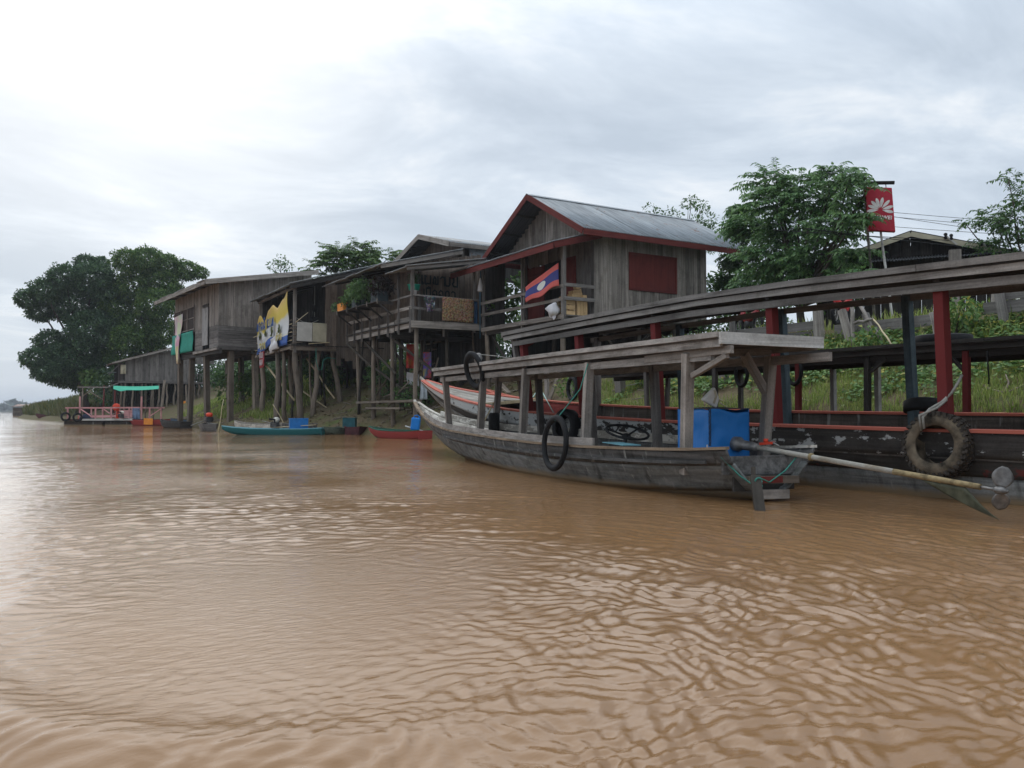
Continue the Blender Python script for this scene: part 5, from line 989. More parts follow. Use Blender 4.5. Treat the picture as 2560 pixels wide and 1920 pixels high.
def canopy(t,F,y0,y1,hw,zf,mt,mu,ends=None,n=8,np_=7,fz=.06,under=.25,double=True):
    """a long plank roof: lengthwise planks, a double edge board on each side, cross beams below"""
    ys=np.linspace(y0,y1,n+1); U=up_of(F); X=F.to_3x3()@V3((1,0,0)); w=2*hw/np_
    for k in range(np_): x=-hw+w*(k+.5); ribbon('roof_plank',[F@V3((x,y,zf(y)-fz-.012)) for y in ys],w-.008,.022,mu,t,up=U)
    for s in (-1,1):
        cut=y0+(y1-y0)*(.42 if s<0 else .55)
        for ya,yb in ((y0,cut),(cut+.01,y1)):
            yy=np.linspace(ya,yb,6); ribbon('edge_board',[F@V3((s*(hw+.01),y,zf(y)-fz*.5)) for y in yy],.045,fz,mt,t,up=U)
        if double: ribbon('edge_board',[F@V3((s*(hw-.03),y,zf(y)-fz-.062)) for y in ys],.04,.078,mt,t,up=U)
        ribbon('side_beam',[F@V3((s*(hw-.10),y,zf(y)-under)) for y in np.linspace(y0+.25,y1-.25,7)],.05,.095,mt,t,up=U)
def ringtyre(name,label,cat,c,ax,R0,r,mat,tread=None,sx=1,sy=1,group=None,hollow=True,wd=1.0):
    t=thing(name,label,cat,c,group); c=V3(c); ax=V3(ax).normalized()
    if not hollow: MB().ring(c,ax,R0,r,40,10,sx=sx,sy=sy).build('tube',mat,t,True); return t
    x,y,_=axes(ax,(0,0,1)); W=wd; prof=[(R0*.60,-W*.8),(R0*.62,-W),(R0*.80,-W*1.12),(R0*.94,-W),(R0,-W*.8),(R0,W*.8),(R0*.94,W),(R0*.80,W*1.12),(R0*.62,W),(R0*.60,W*.8),(R0*.66,W*.85),(R0*.86,W*.8),(R0*.86,-W*.8),(R0*.66,-W*.85)]
    n=48; m=len(prof); vs=[];fs=[]
    for i in range(n):
        a=2*math.pi*i/n; d=x*math.cos(a)+y*math.sin(a); vs+=[c+d*q+ax*h for q,h in prof]
    for i in range(n):
        for k in range(m): fs.append((i*m+k,((i+1)%n)*m+k,((i+1)%n)*m+(k+1)%m,i*m+(k+1)%m))
    MB().add(vs,fs).build('casing',mat,t,True)
    if tread:
        mb=MB(); nb=34
        for i in range(nb):
            for row,off in ((-.62,0),(0,.5),(.62,0)):
                a=2*math.pi*(i+off)/nb; d=x*math.cos(a)+y*math.sin(a); tg=-x*math.sin(a)+y*math.cos(a); o=c+d*(R0+.006)+ax*(row*W*1.25)
                mb.box(o-ax*W*.27,o+ax*W*.27,2*math.pi*R0/nb*.62,.028,up=d)
        for i in range(nb):
            for sg in (-1,1):
                a=2*math.pi*(i+.25)/nb; d=x*math.cos(a)+y*math.sin(a); o=c+d*R0*.955+ax*(sg*W*1.0); mb.box(o-d*R0*.045,o+d*R0*.045,2*math.pi*R0/nb*.5,.02,up=ax)
        mb.build('tread',tread,t)
    return t
def rope(label,pts,r,mat,name='rope',group=None): return tag(MB().tube(pts,r,6).build(name,mat,None,True),label,'rope',group)

# --- the near boat
FA=frame_of(7.25,6.5,math.atan2(1.6,11.6)); P3=lambda x,y,z: FA@V3((x,y,z))
HA=Hull([(0,.60,.22,.58,.02),(.6,.68,.34,.54,-.04),(1.4,.80,.52,.52,-.10),(2.5,.92,.66,.50,-.16),(4,.99,.74,.50,-.18),(5.5,.97,.72,.52,-.18),(7.2,.86,.58,.55,-.14),(9.1,.66,.38,.58,-.06),(10.6,.47,.22,.67,.12),(11.7,.30,.11,.78,.38),(12.6,.17,.05,.92,.66),(13.3,.08,.025,1.10,.94),(13.65,.035,.02,1.22,1.13)])
def near_boat():
    t=thing('passenger_boat','long dark grey wooden passenger boat with a plank canopy nearest the viewer','boat',P3(0,6,0))
    for s in (-1,1): planks(t,FA,HA,(0,.36,1.0),(M['boat_grey'],M['boat_low']),s)
    bottom(t,FA,HA,M['boat_low'])
    for s in (-1,1):
        rl=[(y,HA.at(y)) for y in np.linspace(0,13.6,28)]; ribbon('gunwale',[P3(s*(h[0]+.005),y,h[2]+.018) for y,h in rl],.085,.032,M['boat_rail'] if s<0 else M['boat_bow'],t,up=(0,0,1))
        rl=[(y,HA.at(y)) for y in np.linspace(2.45,12.2,20)]; ribbon('washboard',[P3(s*(h[0]-.02),y,h[2]+.085) for y,h in rl],.035,.10,M['plank'] if s<0 else M['boat_bow'],t,up=(0,0,1))
        rl=[(y,HA.at(y)) for y in np.linspace(.3,9.6,20)]; ribbon('rubbing_strip',[P3(s*(h[0]+.022-.03*(h[0]-h[1])),y,h[2]-.13) for y,h in rl],.025,.035,M['boat_grey'],t,up=(0,0,1))
        # pale lining inside the bow
        fn=lambda a,b: FA@HA.pt(9.3+4.1*a,s,.02+.68*b,-.035); sheet('bow_lining',fn,24,4,.02,M['boat_bow'],t)
    MB().tube([P3(0,13.35,1.0),P3(0,13.65,1.18),P3(0,13.78,1.27)],[.05,.055,.04],8).build('stem_post',M['boat_bow'],t)
    ht,hb,zg,zb=HA.at(.3)
    beam('transom_plank',P3(-.57,.12,.40),P3(.57,.12,.40),.20,.035,M['boat_grey'],t,up=FA.to_3x3()@V3((0,1,0)))
    beam('transom_plank',P3(-.42,.13,.20),P3(.42,.13,.20),.17,.03,M['plank_dark'],t,up=FA.to_3x3()@V3((0,1,0)))
    beam('cross_bar',P3(-.34,.0,.245),P3(.36,-.0,.235),.07,.08,M['pole'],t); beam('cross_bar',P3(-.21,-.0,.085),P3(.22,.0,.078),.07,.10,M['plank'],t)
    MB().box(P3(-.18,-.03,.245),P3(.12,-.03,.243),.03,.07).build('red_block',M['red_wood'],t)
    for y in np.arange(.6,10,.55):
        h=HA.at(y); ribbon('floor_board',[P3(-h[1]*.92,y,max(.05,h[3]+.16)),P3(h[1]*.92,y,max(.05,h[3]+.16))],.5,.025,M['plank_dark'],t)
    for y in (2.2,4.6,6.6,8.6): h=HA.at(y); beam('thwart',P3(-h[0]*.84,y,h[2]-.12),P3(h[0]*.84,y,h[2]-.12),.2,.03,M['plank_mid'],t)
    zr=lambda y: 1.855+.062*(y/10.)**2+.025*math.sin(math.pi*y/10)
    canopy(t,FA,0,10.05,.69,zr,M['plank'],M['plank_mid'])
    beam('end_board',P3(-.70,-.03,1.785),P3(.72,-.03,1.775),.045,.13,M['plank_light'],t); beam('end_board',P3(-.66,10.07,1.90),P3(.66,10.07,1.90),.04,.09,M['plank'],t)
    beam('side_beam',P3(.59,1.2,1.60),P3(.59,-.28,1.60),.06,.10,M['plank'],t); beam('side_beam',P3(-.60,1.6,1.645),P3(-.60,-.10,1.66),.05,.085,M['plank'],t)
    for s,L in ((-1,(.72,3.1,5.3,7.25,9.5)),(1,(.72,3.3,5.3,7.4,9.4))):
        for y in L:
            h=HA.at(y); beam('canopy_post',P3(s*min(.68,h[0]-.14),y+(.10 if y<1 else 0),h[2]-.28),P3(s*(.60 if y>1 else .60),y-(.02 if y<1 else 0),zr(y)-.20),.115,.10,M['plank'] if s<0 or y<1 else M['plank_mid'],t,up=FA.to_3x3()@V3((0,1,0)))
            if s<0: beam('cross_beam',P3(-.6,y,zr(y)-.16),P3(.6,y,zr(y)-.16),.06,.07,M['plank_mid'],t)
    beam('brace',P3(-.60,.62,1.40),P3(-.60,-.02,1.60),.05,.06,M['plank'],t); beam('brace',P3(.58,.75,1.2),P3(.2,.7,1.68),.08,.08,M['plank'],t)
    w=MB().ring(P3(.05,3.15,.69),P3(0,-.30,.9)-P3(0,0,0),.31,.019,36,8).build('steering_wheel',M['rubber'],t,True); ax=(P3(0,-.30,.9)-P3(0,0,0)).normalized(); hubp=P3(.05,3.15,.69)-ax*.06; x,y,_=axes(ax,(0,0,1))
    MB().lathe(hubp-ax*.03,[(.03,0),(.07,.02),(.06,.05),(.02,.07)],12,ax).build('hub',M['rubber'],w,True)
    for a in (.5,2.6,4.7): MB().tube([hubp,hubp+(x*math.cos(a)+y*math.sin(a))*.31+ax*.06],.015,6).build('spoke',M['rubber'],w)
    MB().tube([hubp,P3(.05,3.5,.15)],.03,8).build('steering_column',M['engine'],t,True)
    MB().box(P3(-.45,2.2,.545),P3(-.2,3.2,.545),.25,.012).build('blue_tray',M['sky_rail'],t)
near_boat()
def engine_box():
    t=thing('engine_cover','blue painted tin engine cover box at the stern of the near boat','engine cover',P3(.02,1.1,.5)); x0,x1,y0,y1,z0,z1=-.20,.40,.85,1.50,.40,1.02
    B=[(x0,y0),(x1,y0+.02),(x1,y1),(x0,y1)]
    for i in range(4):
        a,b=B[i],B[(i+1)%4]; fl=.03
        fn=lambda u,v,a=a,b=b,i=i: FA@V3((a[0]+(b[0]-a[0])*u+ (.02*math.sin(u*3.1)*(i%2)),a[1]+(b[1]-a[1])*u-(.02*math.sin(u*3.1)*(1-i%2)),z0-(.05*u if i==0 else 0)+(z1-z0)*v+.014*math.sin(u*8+i)*v))+V3((1,1,0))*(.022*noise.noise((u*3+i*7,v*3,2))+.010*noise.noise((u*8,v*9,i)))
        sheet('side_panel',fn,18,16,.006,M['blue_tin'],t)
    fn=lambda u,v: FA@V3((x0+(x1-x0)*u,y0+(y1-y0)*v,z1+.006+.018*math.sin(u*3.1)*math.sin(v*3.1))); sheet('top_panel',fn,8,8,.008,M['tin_dark'],t)
    ch=MB(); [ch.ring(P3(-.205+.004*(k%2),.835,1.01-.034*k),(1,0,0) if k%2 else (0,1,0),.016,.005,10,5) for k in range(13)]; ch.build('chain',M['engine'],t,True)
    MB().tube([P3(-.21,1.45,.50),P3(-.36,1.5,.49)],.014,8).build('drain_pipe',M['white'],t,True); MB().box(P3(-.27,.80,.40),P3(-.27,.80,.60),.012,.012).build('edge_strip',M['cloth_white'],t)
    MB().box(P3(.10,.78,.05),P3(.10,.78,.44),.12,.2).build('engine_bed',M['void'],t)
engine_box()
def torn_jug():
    t=thing('plastic_jug','cut white plastic jug lying on top of the blue engine cover','jug',P3(.02,1.12,1.04)); c=P3(.0,1.10,1.03); r=V3((.857,-.515,0)); f=V3((.515,.857,0)); Q=lambda a,b,h: c+r*a+f*b+V3((0,0,h))
    vs=[Q(-.11,-.07,.10),Q(.06,-.09,.0),Q(.10,-.07,.12),Q(.04,-.08,.26),Q(-.11,.07,.11),Q(.06,.08,.01),Q(.10,.07,.13),Q(.05,.06,.27)]
    MB().add(vs,[(0,1,2,3),(7,6,5,4),(0,4,5,1),(1,5,6,2),(2,6,7,3),(3,7,4,0)]).build('jug_body',M['white'],t,bev=.02); MB().tube([Q(.02,-.1,.06),Q(.05,-.1,.15),Q(.03,-.1,.22)],.012,6).build('handle',M['cement2'],t,True); MB().box(Q(-.02,0,-.01),Q(.14,0,.0),.14,.025).build('wood_chock',M['pole'],t)
torn_jug()
def longtail():
    a=P3(.18,.80,.60); b=V3((7.68,4.42,.30)); d=(b-a).normalized(); t=thing('longtail_motor','longtail propeller shaft reaching out over the water from the near stern','propeller shaft',a); L=(b-a).length
    beam_pts=[a,a.lerp(b,.5)-V3((0,0,.012)),a.lerp(b,.72)]
    pole('shaft_pipe',a+d*.25,a.lerp(b,.70),.031,.029,M['pipe'],t,bend=0,n=12); pole('shaft_pipe',a.lerp(b,.70),b,.030,.028,M['pipe_end'],t,bend=0,n=12)
    MB().lathe(a,[(.05,-.12),(.085,-.1),(.09,.02),(.06,.06),(.055,.22),(.045,.30)],16,d).build('gear_housing',M['steel'],t,True); MB().lathe(a.lerp(b,.36),[(.036,-.02),(.043,-.015),(.043,.015),(.036,.02)],14,d).build('collar',M['pipe_end'],t,True)
    MB().box(a+d*.34+V3((0,0,.05)),a+d*.52+V3((0,0,.085)),.05,.03).build('clamp',M['engine_red'],t); MB().tube([a+d*.4+V3((0,0,.04)),a+d*.44+V3((0,0,.11)),a+d*.6+V3((0,0,.06))],.012,6).build('lever',M['steel'],t,True); MB().lathe(a+d*.42+V3((0,0,.07)),[(.02,0),(.035,.02),(.03,.05)],10).build('cap',M['engine_red'],t,True)
    MB().tube([b-d*.02,b+d*.24],.014,8).build('drive_shaft',M['steel'],t,True); hubc=b+d*.17; MB().lathe(hubc,[(.02,-.05),(.035,-.03),(.035,.03),(.012,.07)],12,d).build('propeller_hub',M['steel'],t,True)
    sx,sy,_=axes(d,(0,0,1))
    for ang in (75,-70):
        q=(sx*math.cos(R(ang))+sy*math.sin(R(ang))).normalized(); tw=d.cross(q); rows=[]
        for i in range(9):
            u=i/8; wd=.018+.075*math.sin(math.pi*min(1,u*.93+.05))**.8*(1 if ang>0 else .8); tws=.95-.3*u; e=(tw*math.cos(tws)-d*math.sin(tws)*(1 if ang>0 else -1)); rows.append((hubc+q*(.03+.19*u*(1 if ang>0 else .85)),e*wd))
        fn=lambda s,v,rows=rows: rows[int(round(s*8))][0]+rows[int(round(s*8))][1]*(v*2-1); sheet('propeller_blade',fn,8,6,.006,M['steel'],t)
    f0=a.lerp(b,.80)-V3((0,0,.03)); f1=a.lerp(b,.95)-V3((0,0,.03)); tip=V3((7.72,4.38,.02))+d*.10
    c=[(f0.lerp(f1,u)) for u in (0,1)]
    def fn(u,v):
        w=1-v; p=f0.lerp(f1,u); q=tip+d*(.06*u*(1-v)); k=v**.8; bow_=d*(-.06*math.sin(v*3.14)*(1-u*.3)); return p.lerp(q,k)+bow_
    sheet('skeg_fin',fn,6,12,.008,M['fin'],t)
longtail()
def stern_gear():
    t=thing('stern_stake','wet wooden stake tied upright behind the near stern','stake',(6.55,6.0,0)); beam('stake',(6.28,5.72,-.35),(6.74,6.26,.30),.10,.085,M['pole_dark'],t); beam('tenon',(6.71,6.25,.26),(6.75,6.30,.40),.04,.05,M['pole_dark'],t)
    pts=[P3(-.60,.10,.50),P3(-.45,-.02,.30),P3(-.30,-.10,.18),(6.72,6.18,.26),(6.76,6.22,.30),P3(-.10,-.08,.22),P3(.15,-.05,.34),P3(.35,0,.48)]; rope('thin green rope tied across the open stern of the near boat',pts,.008,M['rope_green'])
    kn=MB()
    for k in range(5): kn.ring((6.72+J(.02),6.19+J(.02),.23+J(.05)),unit(1)[0],.035,.009,12,6)
    tag(kn.build('rope_knot',M['rope_green'],None,True),'tangled green rope knot around the stern stake','rope knot')
stern_gear()
ringtyre('inner_tube','black inner tube hanging on a green rope against the near hull','tube',P3(-1.06,3.27,.545),FA.to_3x3()@V3((1,.1,-.08)),.29,.040,M['rubber'],hollow=False,sy=1.22)
rope('green rope holding the inner tube on the near hull',[P3(-.70,2.95,1.66),P3(-.80,3.0,1.3),P3(-1.0,3.25,.93),P3(-1.06,3.27,.86)],.008,M['rope_green'])
MBt=MB().ring(P3(-.72,7.42,1.76),FA.to_3x3()@V3((1,.25,.25)),.25,.05,36,10,sy=1.25); tag(MBt.build('inner_tube',M['rubber'],None,True),'black inner tube looped over the canopy edge near the bow','tube')
rope('pale cord tying the looped inner tube to the canopy',[P3(-.60,7.35,2.06),P3(-.5,6.8,2.0),P3(-.45,6.2,1.92)],.008,M['rope']); tag(MB().lathe(P3(-.66,7.38,1.98),[(.02,-.1),(.07,-.06),(.08,.03),(.05,.1),(.01,.12)],10,(.3,.2,1)).build('wrapped_rag',M['steel'],None,True),'grey rag wrapped round the top of the looped inner tube','rag')
tag(pole('bamboo_pole',P3(-.30,8.6,.35),P3(.22,8.75,1.18),.016,.013,M['bamboo'],None,bend=.01),'thin pale bamboo pole leaning in the bow of the near boat','pole')
tag(MB().lathe(P3(.36,9.1,.50),[(.10,0),(.12,.05),(.12,.42),(.09,.46)],14).build('black_drum',M['void'],None,True),'dark drum standing inside the bow of the near boat','drum')
# --- the red and white boat
FB=frame_of(10.15,0,0,R(-4.5)); PB=lambda x,y,z: FB@V3((x,y,z))
HB=Hull([(-1.5,.95,.70,.84,-.32),(2,1.05,.82,.84,-.35),(6,1.08,.88,.85,-.36),(10,1.06,.84,.89,-.36),(13,1.0,.74,.97,-.30),(15.5,.90,.58,1.08,-.16),(17.5,.70,.40,1.24,.16),(19.2,.45,.20,1.43,.62),(20.5,.22,.08,1.63,1.15),(21.2,.09,.03,1.78,1.55),(21.5,.04,.02,1.86,1.74)])
def red_boat():
    t=thing('passenger_boat','longest boat with flaking white hull, coral rails and red canopy posts','boat',PB(0,8,0))
    for s in (-1,1):
        planks(t,FB,HB,(0,.30,.52,1.0),(M['white_flake'] if s<0 else M['boat_brown'],M['red_flake'] if s<0 else M['boat_brown'],M['boat_low'] if s<0 else M['boat_brown']),s,n=90)
        rl=[(y,HB.at(y)) for y in np.linspace(-1.5,21.4,36)]; ribbon('gunwale',[PB(s*(h[0]-.005),y,h[2]+.02) for y,h in rl],.11,.035,M['coral_rail'],t,up=up_of(FB))
        rl=[(y,HB.at(y)) for y in np.linspace(-1.5,18,30)]; ribbon('rubbing_strip',[FB@(HB.pt(y,s,.305,.02)) for y,h in rl],.03,.035,M['boat_brown'],t,up=up_of(FB))
        fn=lambda a,b: FB@HB.pt(14.8+2.6*a,s,.02+.5*b,-.03); sheet('red_lining',fn,20,4,.02,M['inner_red'],t)
    bottom(t,FB,HB,M['boat_brown'])
    # foredeck
    for k in range(7):
        def fn(a,b,k=k):
            y=17.0-.35*abs(k-3)*.3+4.3*a; h=HB.at(y); f=-1+2*(k+b)/7; return FB@V3((f*h[0]*.96,y,h[2]-.01+.05*(1-f*f)))
        sheet('deck_plank',fn,14,2,.02,M['deck_grey'],t)
    for y in (16.8,): h=HB.at(y); beam('deck_beam',PB(-h[0],y,h[2]+.02),PB(h[0],y,h[2]+.02),.06,.07,M['bamboo'],t)
    MB().tube([PB(0,21.2,1.72),PB(0,21.5,1.86),PB(0,21.65,1.95)],[.05,.055,.035],8).build('stem_post',M['deck_grey'],t)
    for y in np.arange(-1,15,.75): h=HB.at(y); beam('floor_board',PB(-h[1]*.9,y,h[3]+.3),PB(h[1]*.9,y,h[3]+.3),.7,.03,M['boat_brown'],t)
    zr=lambda y: float(np.interp(y,[-1,2,4.6,6.7,9,11.8,15.2],[2.60,2.66,2.71,2.79,2.85,2.81,2.73]))
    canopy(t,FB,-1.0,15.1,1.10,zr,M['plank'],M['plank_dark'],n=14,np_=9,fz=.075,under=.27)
    beam('end_board',PB(-1.1,15.14,zr(15)-.06),PB(1.1,15.14,zr(15)-.06),.04,.10,M['plank'],t)
    for y,mt in ((5.62,'red_post'),(8.07,'red_post'),(10.5,'red_post'),(12.65,'red_post'),(14.6,'red_post'),(3.0,'red_post')):
        h=HB.at(y); beam('canopy_post',PB(-(h[0]-.09),y,h[2]-.45),PB(-.92,y,zr(y)-.24),.125,.115,M[mt],t,up=(0,1,0)); beam('cross_beam',PB(-1.0,y,zr(y)-.17),PB(1.0,y,zr(y)-.17),.07,.09,M['plank_dark'],t)
    for y,mt in ((7.3,'blue_post'),(9.55,'blue_post'),(12.0,'blue_post'),(4.6,'blue_post'),(14.6,'plank_mid')):
        h=HB.at(y); beam('canopy_post',PB(h[0]-.12,y,h[2]-.6),PB(.98,y,zr(y)-.24),.115,.11,M[mt],t,up=(0,1,0))
    beam('stern_frame_post',PB(-.75,15.0,1.0),PB(-.9,15.0,zr(15)-.1),.09,.09,M['plank_mid'],t,up=(0,1,0))
    beam('brace',PB(-.98,14.6,2.35),PB(-.4,14.6,2.6),.05,.06,M['red_post'],t)
    # faded registration numbers on the white strake near the bow
    lm=plain('faded_black_paint',(.03,.03,.035),.8); mb=MB(); 
    for k,(a,b) in enumerate(((0,.09),(.16,.05),(.26,.09),(.40,.03),(.52,.10),(.62,.04))):
        c=[FB@HB.pt(13.9-a,-1,f,.032) for f in (.08,.2)]; mb.box(c[0],c[1],.03+.3*b,.006,up=(1,0,0))
    mb.build('number_marks',lm,t)
red_boat()
c=V3((8.93,5.60,.615)); ringtyre('tyre_fender','big muddy truck tyre with chunky tread hanging on the red and white boat','tyre',c,(1,.10,-.12),.35,.1,M['mud_rubber'],M['tread'],wd=.115)
rope('twisted grey rope holding the muddy tyre to the red post',[(8.78,5.68,.80),(8.76,5.68,.93),(8.86,5.66,1.02),(9.0,5.60,1.10),(9.1,5.55,1.2),(9.12,5.48,1.32),(9.22,5.50,1.40)],.016,M['rope']); rope('second strand of grey rope on the muddy tyre',[(8.79,5.72,.78),(8.73,5.70,.95),(8.9,5.60,1.03),(9.02,5.56,1.12),(9.1,5.62,1.24),(9.2,5.66,1.34)],.014,M['rope'])
ringtyre('tyre_fender','black tyre fender on the red and white boat beyond the hanging tube','tyre',PB(-1.16,12.9,.80),(1,.1,-.1),.33,.09,M['rubber'],wd=.09)
ringtyre('tyre_fender','black tyre lying on the rail behind the muddy tyre','tyre',PB(1.12,7.2,.96),(.25,.1,1),.30,.08,M['rubber'],wd=.08)
def tripod_rope(): 
    a=PB(.90,16.9,1.50); [rope('mooring cord fanned out over the red and white boat, '+('nearest the stern','in the middle','nearest the bow')[k],[a,PB(-.93,13.6+k*.6,.99+.03*k)],.012,M['rope_green'] if k==9 else plain('pale_cord_%d'%k,(.35,.5,.45),.8),group='mooring cords on the red and white boat') for k in range(3)]
tripod_rope()
# --- the third boat
FC=frame_of(12.75,0,0); HC=Hull([(-1,.75,.6,.72,-.25),(3,.82,.66,.72,-.28),(8,.85,.68,.74,-.28),(13,.82,.62,.80,-.25),(16.5,.68,.45,.92,-.1),(19,.48,.25,1.10,.2),(21,.25,.1,1.32,.75),(22.3,.08,.03,1.54,1.25),(22.8,.035,.02,1.64,1.5)])
def back_boat():
    t=thing('passenger_boat','boat with a low dark canopy moored between the grass bank and the red posts','boat',(12.75,8,0)); PC=lambda x,y,z: FC@V3((x,y,z))
    for s in (-1,1):
        planks(t,FC,HC,(0,.4,1.),(M['boat_brown'],M['boat_brown']),s); ribbon('gunwale',[PC(s*HC.at(y)[0],y,HC.at(y)[2]+.02) for y in np.linspace(-1,22.7,30)],.09,.035,M['coral_rail'],t)
    bottom(t,FC,HC,M['boat_brown'])
    MB().tube([PC(0,22.5,1.5),PC(0,22.9,1.72)],[.05,.04],8).build('stem_post',M['coral_rail'],t)
    for k in range(5):
        def fn(a,b,k=k): y=18.2+4.2*a; h=HC.at(y); f=-1+2*(k+b)/5; return FC@V3((f*h[0]*.95,y,h[2]-.01))
        sheet('deck_plank',fn,10,2,.02,M['deck_grey'],t)
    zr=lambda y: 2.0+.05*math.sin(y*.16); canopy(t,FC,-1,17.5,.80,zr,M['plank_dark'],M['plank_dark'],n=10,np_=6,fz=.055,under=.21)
    for s,L in ((-1,((10.15,'red_post'),(8.75,'plank_dark'),(7.1,'red_post'),(12.2,'plank_mid'),(14.3,'plank_mid'),(16.6,'red_post'),(5,'red_post'))),(1,((10.55,'plank_light'),(9.6,'plank_light'),(8.4,'red_post'),(12.9,'plank_mid'),(15.2,'plank_mid'),(6,'red_post')))):
        for y,mm in L: h=HC.at(y); beam('canopy_post',PC(s*(h[0]-.1),y,h[2]-.4),PC(s*.72,y,zr(y)-.17),.085,.085,M[mm],t,up=(0,1,0))
    for y in (5.2,7.7,8.8,10.2,12.4,14.5): beam('cross_beam',PC(-.75,y,zr(y)-.14),PC(.75,y,zr(y)-.14),.05,.06,M['plank_dark'],t)
    beam('brace',PC(-.72,8.75,1.6),PC(-.72,8.4,1.84),.04,.05,M['plank_dark'],t); beam('brace',PC(-.72,7.1,1.55),PC(-.72,7.35,1.82),.05,.05,M['plank_dark'],t)
back_boat()
for lab,y in (('half hidden black tube hanging under the low dark canopy left of the red post',11.45),('half hidden black tube hanging under the low dark canopy right of the red post',10.2)): ringtyre('inner_tube',lab,'tube',(11.98,y,1.72),(1,-.35,0),.235,.035,M['rubber'],hollow=False,group='tubes hung under the low dark canopy',sy=1.05)
ringtyre('inner_tube','black tube hanging on the boat behind the pale posts','tube',(11.95,17.0,1.55),(1,-.2,0),.26,.05,M['rubber'],hollow=False)
ringtyre('tyre_fender','tyre lying flat on top of the low dark canopy','tyre',(12.5,7.75,2.10),(0,0,1),.42,.1,M['rubber'],wd=.075)
rope('cord with a knot dangling below the low dark canopy',[(11.95,6.75,1.85),(11.95,6.74,1.6),(11.93,6.72,1.45),(11.95,6.74,1.38)],.012,M['rubber'])

# ------------------------------------------------------------------ small craft by the stilts; CF turns (right, ahead) of the viewer into a point of the place
cA,sA=math.cos(R(31)),math.sin(R(31))
def CF(X,Y,z=0): return V3((cA*X+sA*Y,-sA*X+cA*Y,z))
def canoe(name,label,a,b,beam_,zg,rise,mo,mr,mi,transom=None,group=None,sink=.12,flat=.25):
    """a slim plank boat from stern a to bow b (points of the place)"""
    a=V3(a);b=V3(b); d=b-a; L=d.length; F=frame_of(a.x,a.y,math.atan2(d.x,d.y)); t=thing(name,label,'boat',a.lerp(b,.5),group); h=beam_/2
    H=Hull([(0,h*.72,h*.5,zg+.04,-sink*.3),(L*.2,h*.95,h*.7,zg,-sink),(L*.45,h,h*.75,zg,-sink),(L*.7,h*.8,h*.52,zg+rise*.15,-sink*.8),(L*.88,h*.4,h*.18,zg+rise*.5,rise*.2),(L*.97,h*.13,h*.05,zg+rise*.85,zg*.4+rise*.45),(L,h*.06,h*.03,zg+rise,zg*.6+rise*.75)])
    for s in (-1,1):
        planks(t,F,H,(0,1.),(mo,),s,n=34,th=.022); ribbon('gunwale',[F@V3((s*H.at(y)[0],y,H.at(y)[2]+.012)) for y in np.linspace(0,L,16)],.06,.028,mr,t)
        fn=lambda u,v: F@H.pt(L*.02+L*.93*u,s,.04+.9*v,-.022); sheet('inner_side',fn,20,3,.012,mi,t)
    bottom(t,F,H,mo,30)
    h0=H.at(.03); beam('transom',F@V3((-h0[0]+.01,.02,(h0[2]+h0[3])/2+.02)),F@V3((h0[0]-.01,.02,(h0[2]+h0[3])/2+.02)),.03,h0[2]-h0[3]-.05,transom or mo,t)
    for y in (L*.25,L*.55,L*.75): q=H.at(y); beam('thwart',F@V3((-q[0]+.03,y,q[2]-.04)),F@V3((q[0]-.03,y,q[2]-.04)),.14,.025,mi,t)
    for y in np.arange(L*.08,L*.8,.4): q=H.at(y); beam('floor_board',F@V3((-q[1]*.85,y,q[3]+.10)),F@V3((q[1]*.85,y,q[3]+.10)),.36,.02,mi,t)
    return t,F,H
def motor(label,p,d,tank,red=False,group=None):
    """a small petrol engine with its shaft, standing at p, shaft pointing along d"""
    p=V3(p); d=V3(d).normalized(); t=thing('boat_engine',label,'engine',p,group); s=d.cross(V3((0,0,1))).normalized()
    MB().box(p+V3((0,0,.10)),p+V3((0,0,.36)),.26,.24).build('engine_block',M['engine'],t,bev=.02); k=MB(); [k.box(p+s*.14+V3((0,0,.14+.045*i)),p+s*.24+V3((0,0,.14+.045*i)),.2,.02) for i in range(5)]; k.build('cooling_fin',M['steel'],t)
    MB().lathe(p-s*.19+V3((0,0,.46)),[(.05,0),(.10,.03),(.115,.10),(.115,.22),(.10,.30),(.05,.33)],14,s).build('fuel_tank',tank,t,True); MB().lathe(p-d*.13+V3((0,0,.25)),[(.06,0),(.14,.02),(.14,.07),(.05,.09)],14,-d).build('flywheel',M['engine'],t,True)
    MB().tube([p+s*.1+V3((0,0,.3)),p+s*.2+V3((0,0,.48)),p+s*.22-d*.2+V3((0,0,.5))],[.03,.045,.045],8).build('exhaust',M['rubber'],t,True)
    MB().tube([p+d*.1+V3((0,0,.22)),p+d*.5+V3((0,0,.15)),p+d*1.35+V3((0,0,-.05))],.022,8).build('shaft',M['steel'],t,True); MB().tube([p-d*.1+V3((0,0,.3)),p-d*.6+V3((0,0,.42))],.016,6).build('handle',M['steel'],t,True)
    MB().box(p+V3((0,0,0)),p+V3((0,0,.09)),.3,.05).build('mount',M['steel'],t); return t
canoe('river_canoe','teal wooden canoe with pale blue rim moored under the banner house',CF(-7.85,35.,0),CF(-12.1,35.1,0),.85,.24,.12,M['teal'],M['sky_rail'],M['plank_mid'])
motor('engine with cream fuel tank in the teal canoe',CF(-9.85,35.1,.16),CF(1,-.1)-CF(0,0),M['tank'])
box_thing('blue_crate','blue plastic box standing in the teal canoe','box',CF(-8.9,35.05,.24),.74,.5,.42,M['blue_box'],M['blue_box'],rot=R(-31)+.35)
tag(pole('oar',CF(-10.0,34.95,.3),CF(-8.1,34.8,.42),.02,.015,M['bamboo'],None,bend=0),'pale pole lying across the stern of the teal canoe','pole')
canoe('river_canoe','bleached grey dugout behind the teal canoe',CF(-10.2,37.2,0),CF(-12.4,37.6,0),.7,.42,.14,M['boat_bow'],M['deck_grey'],M['plank_mid'])
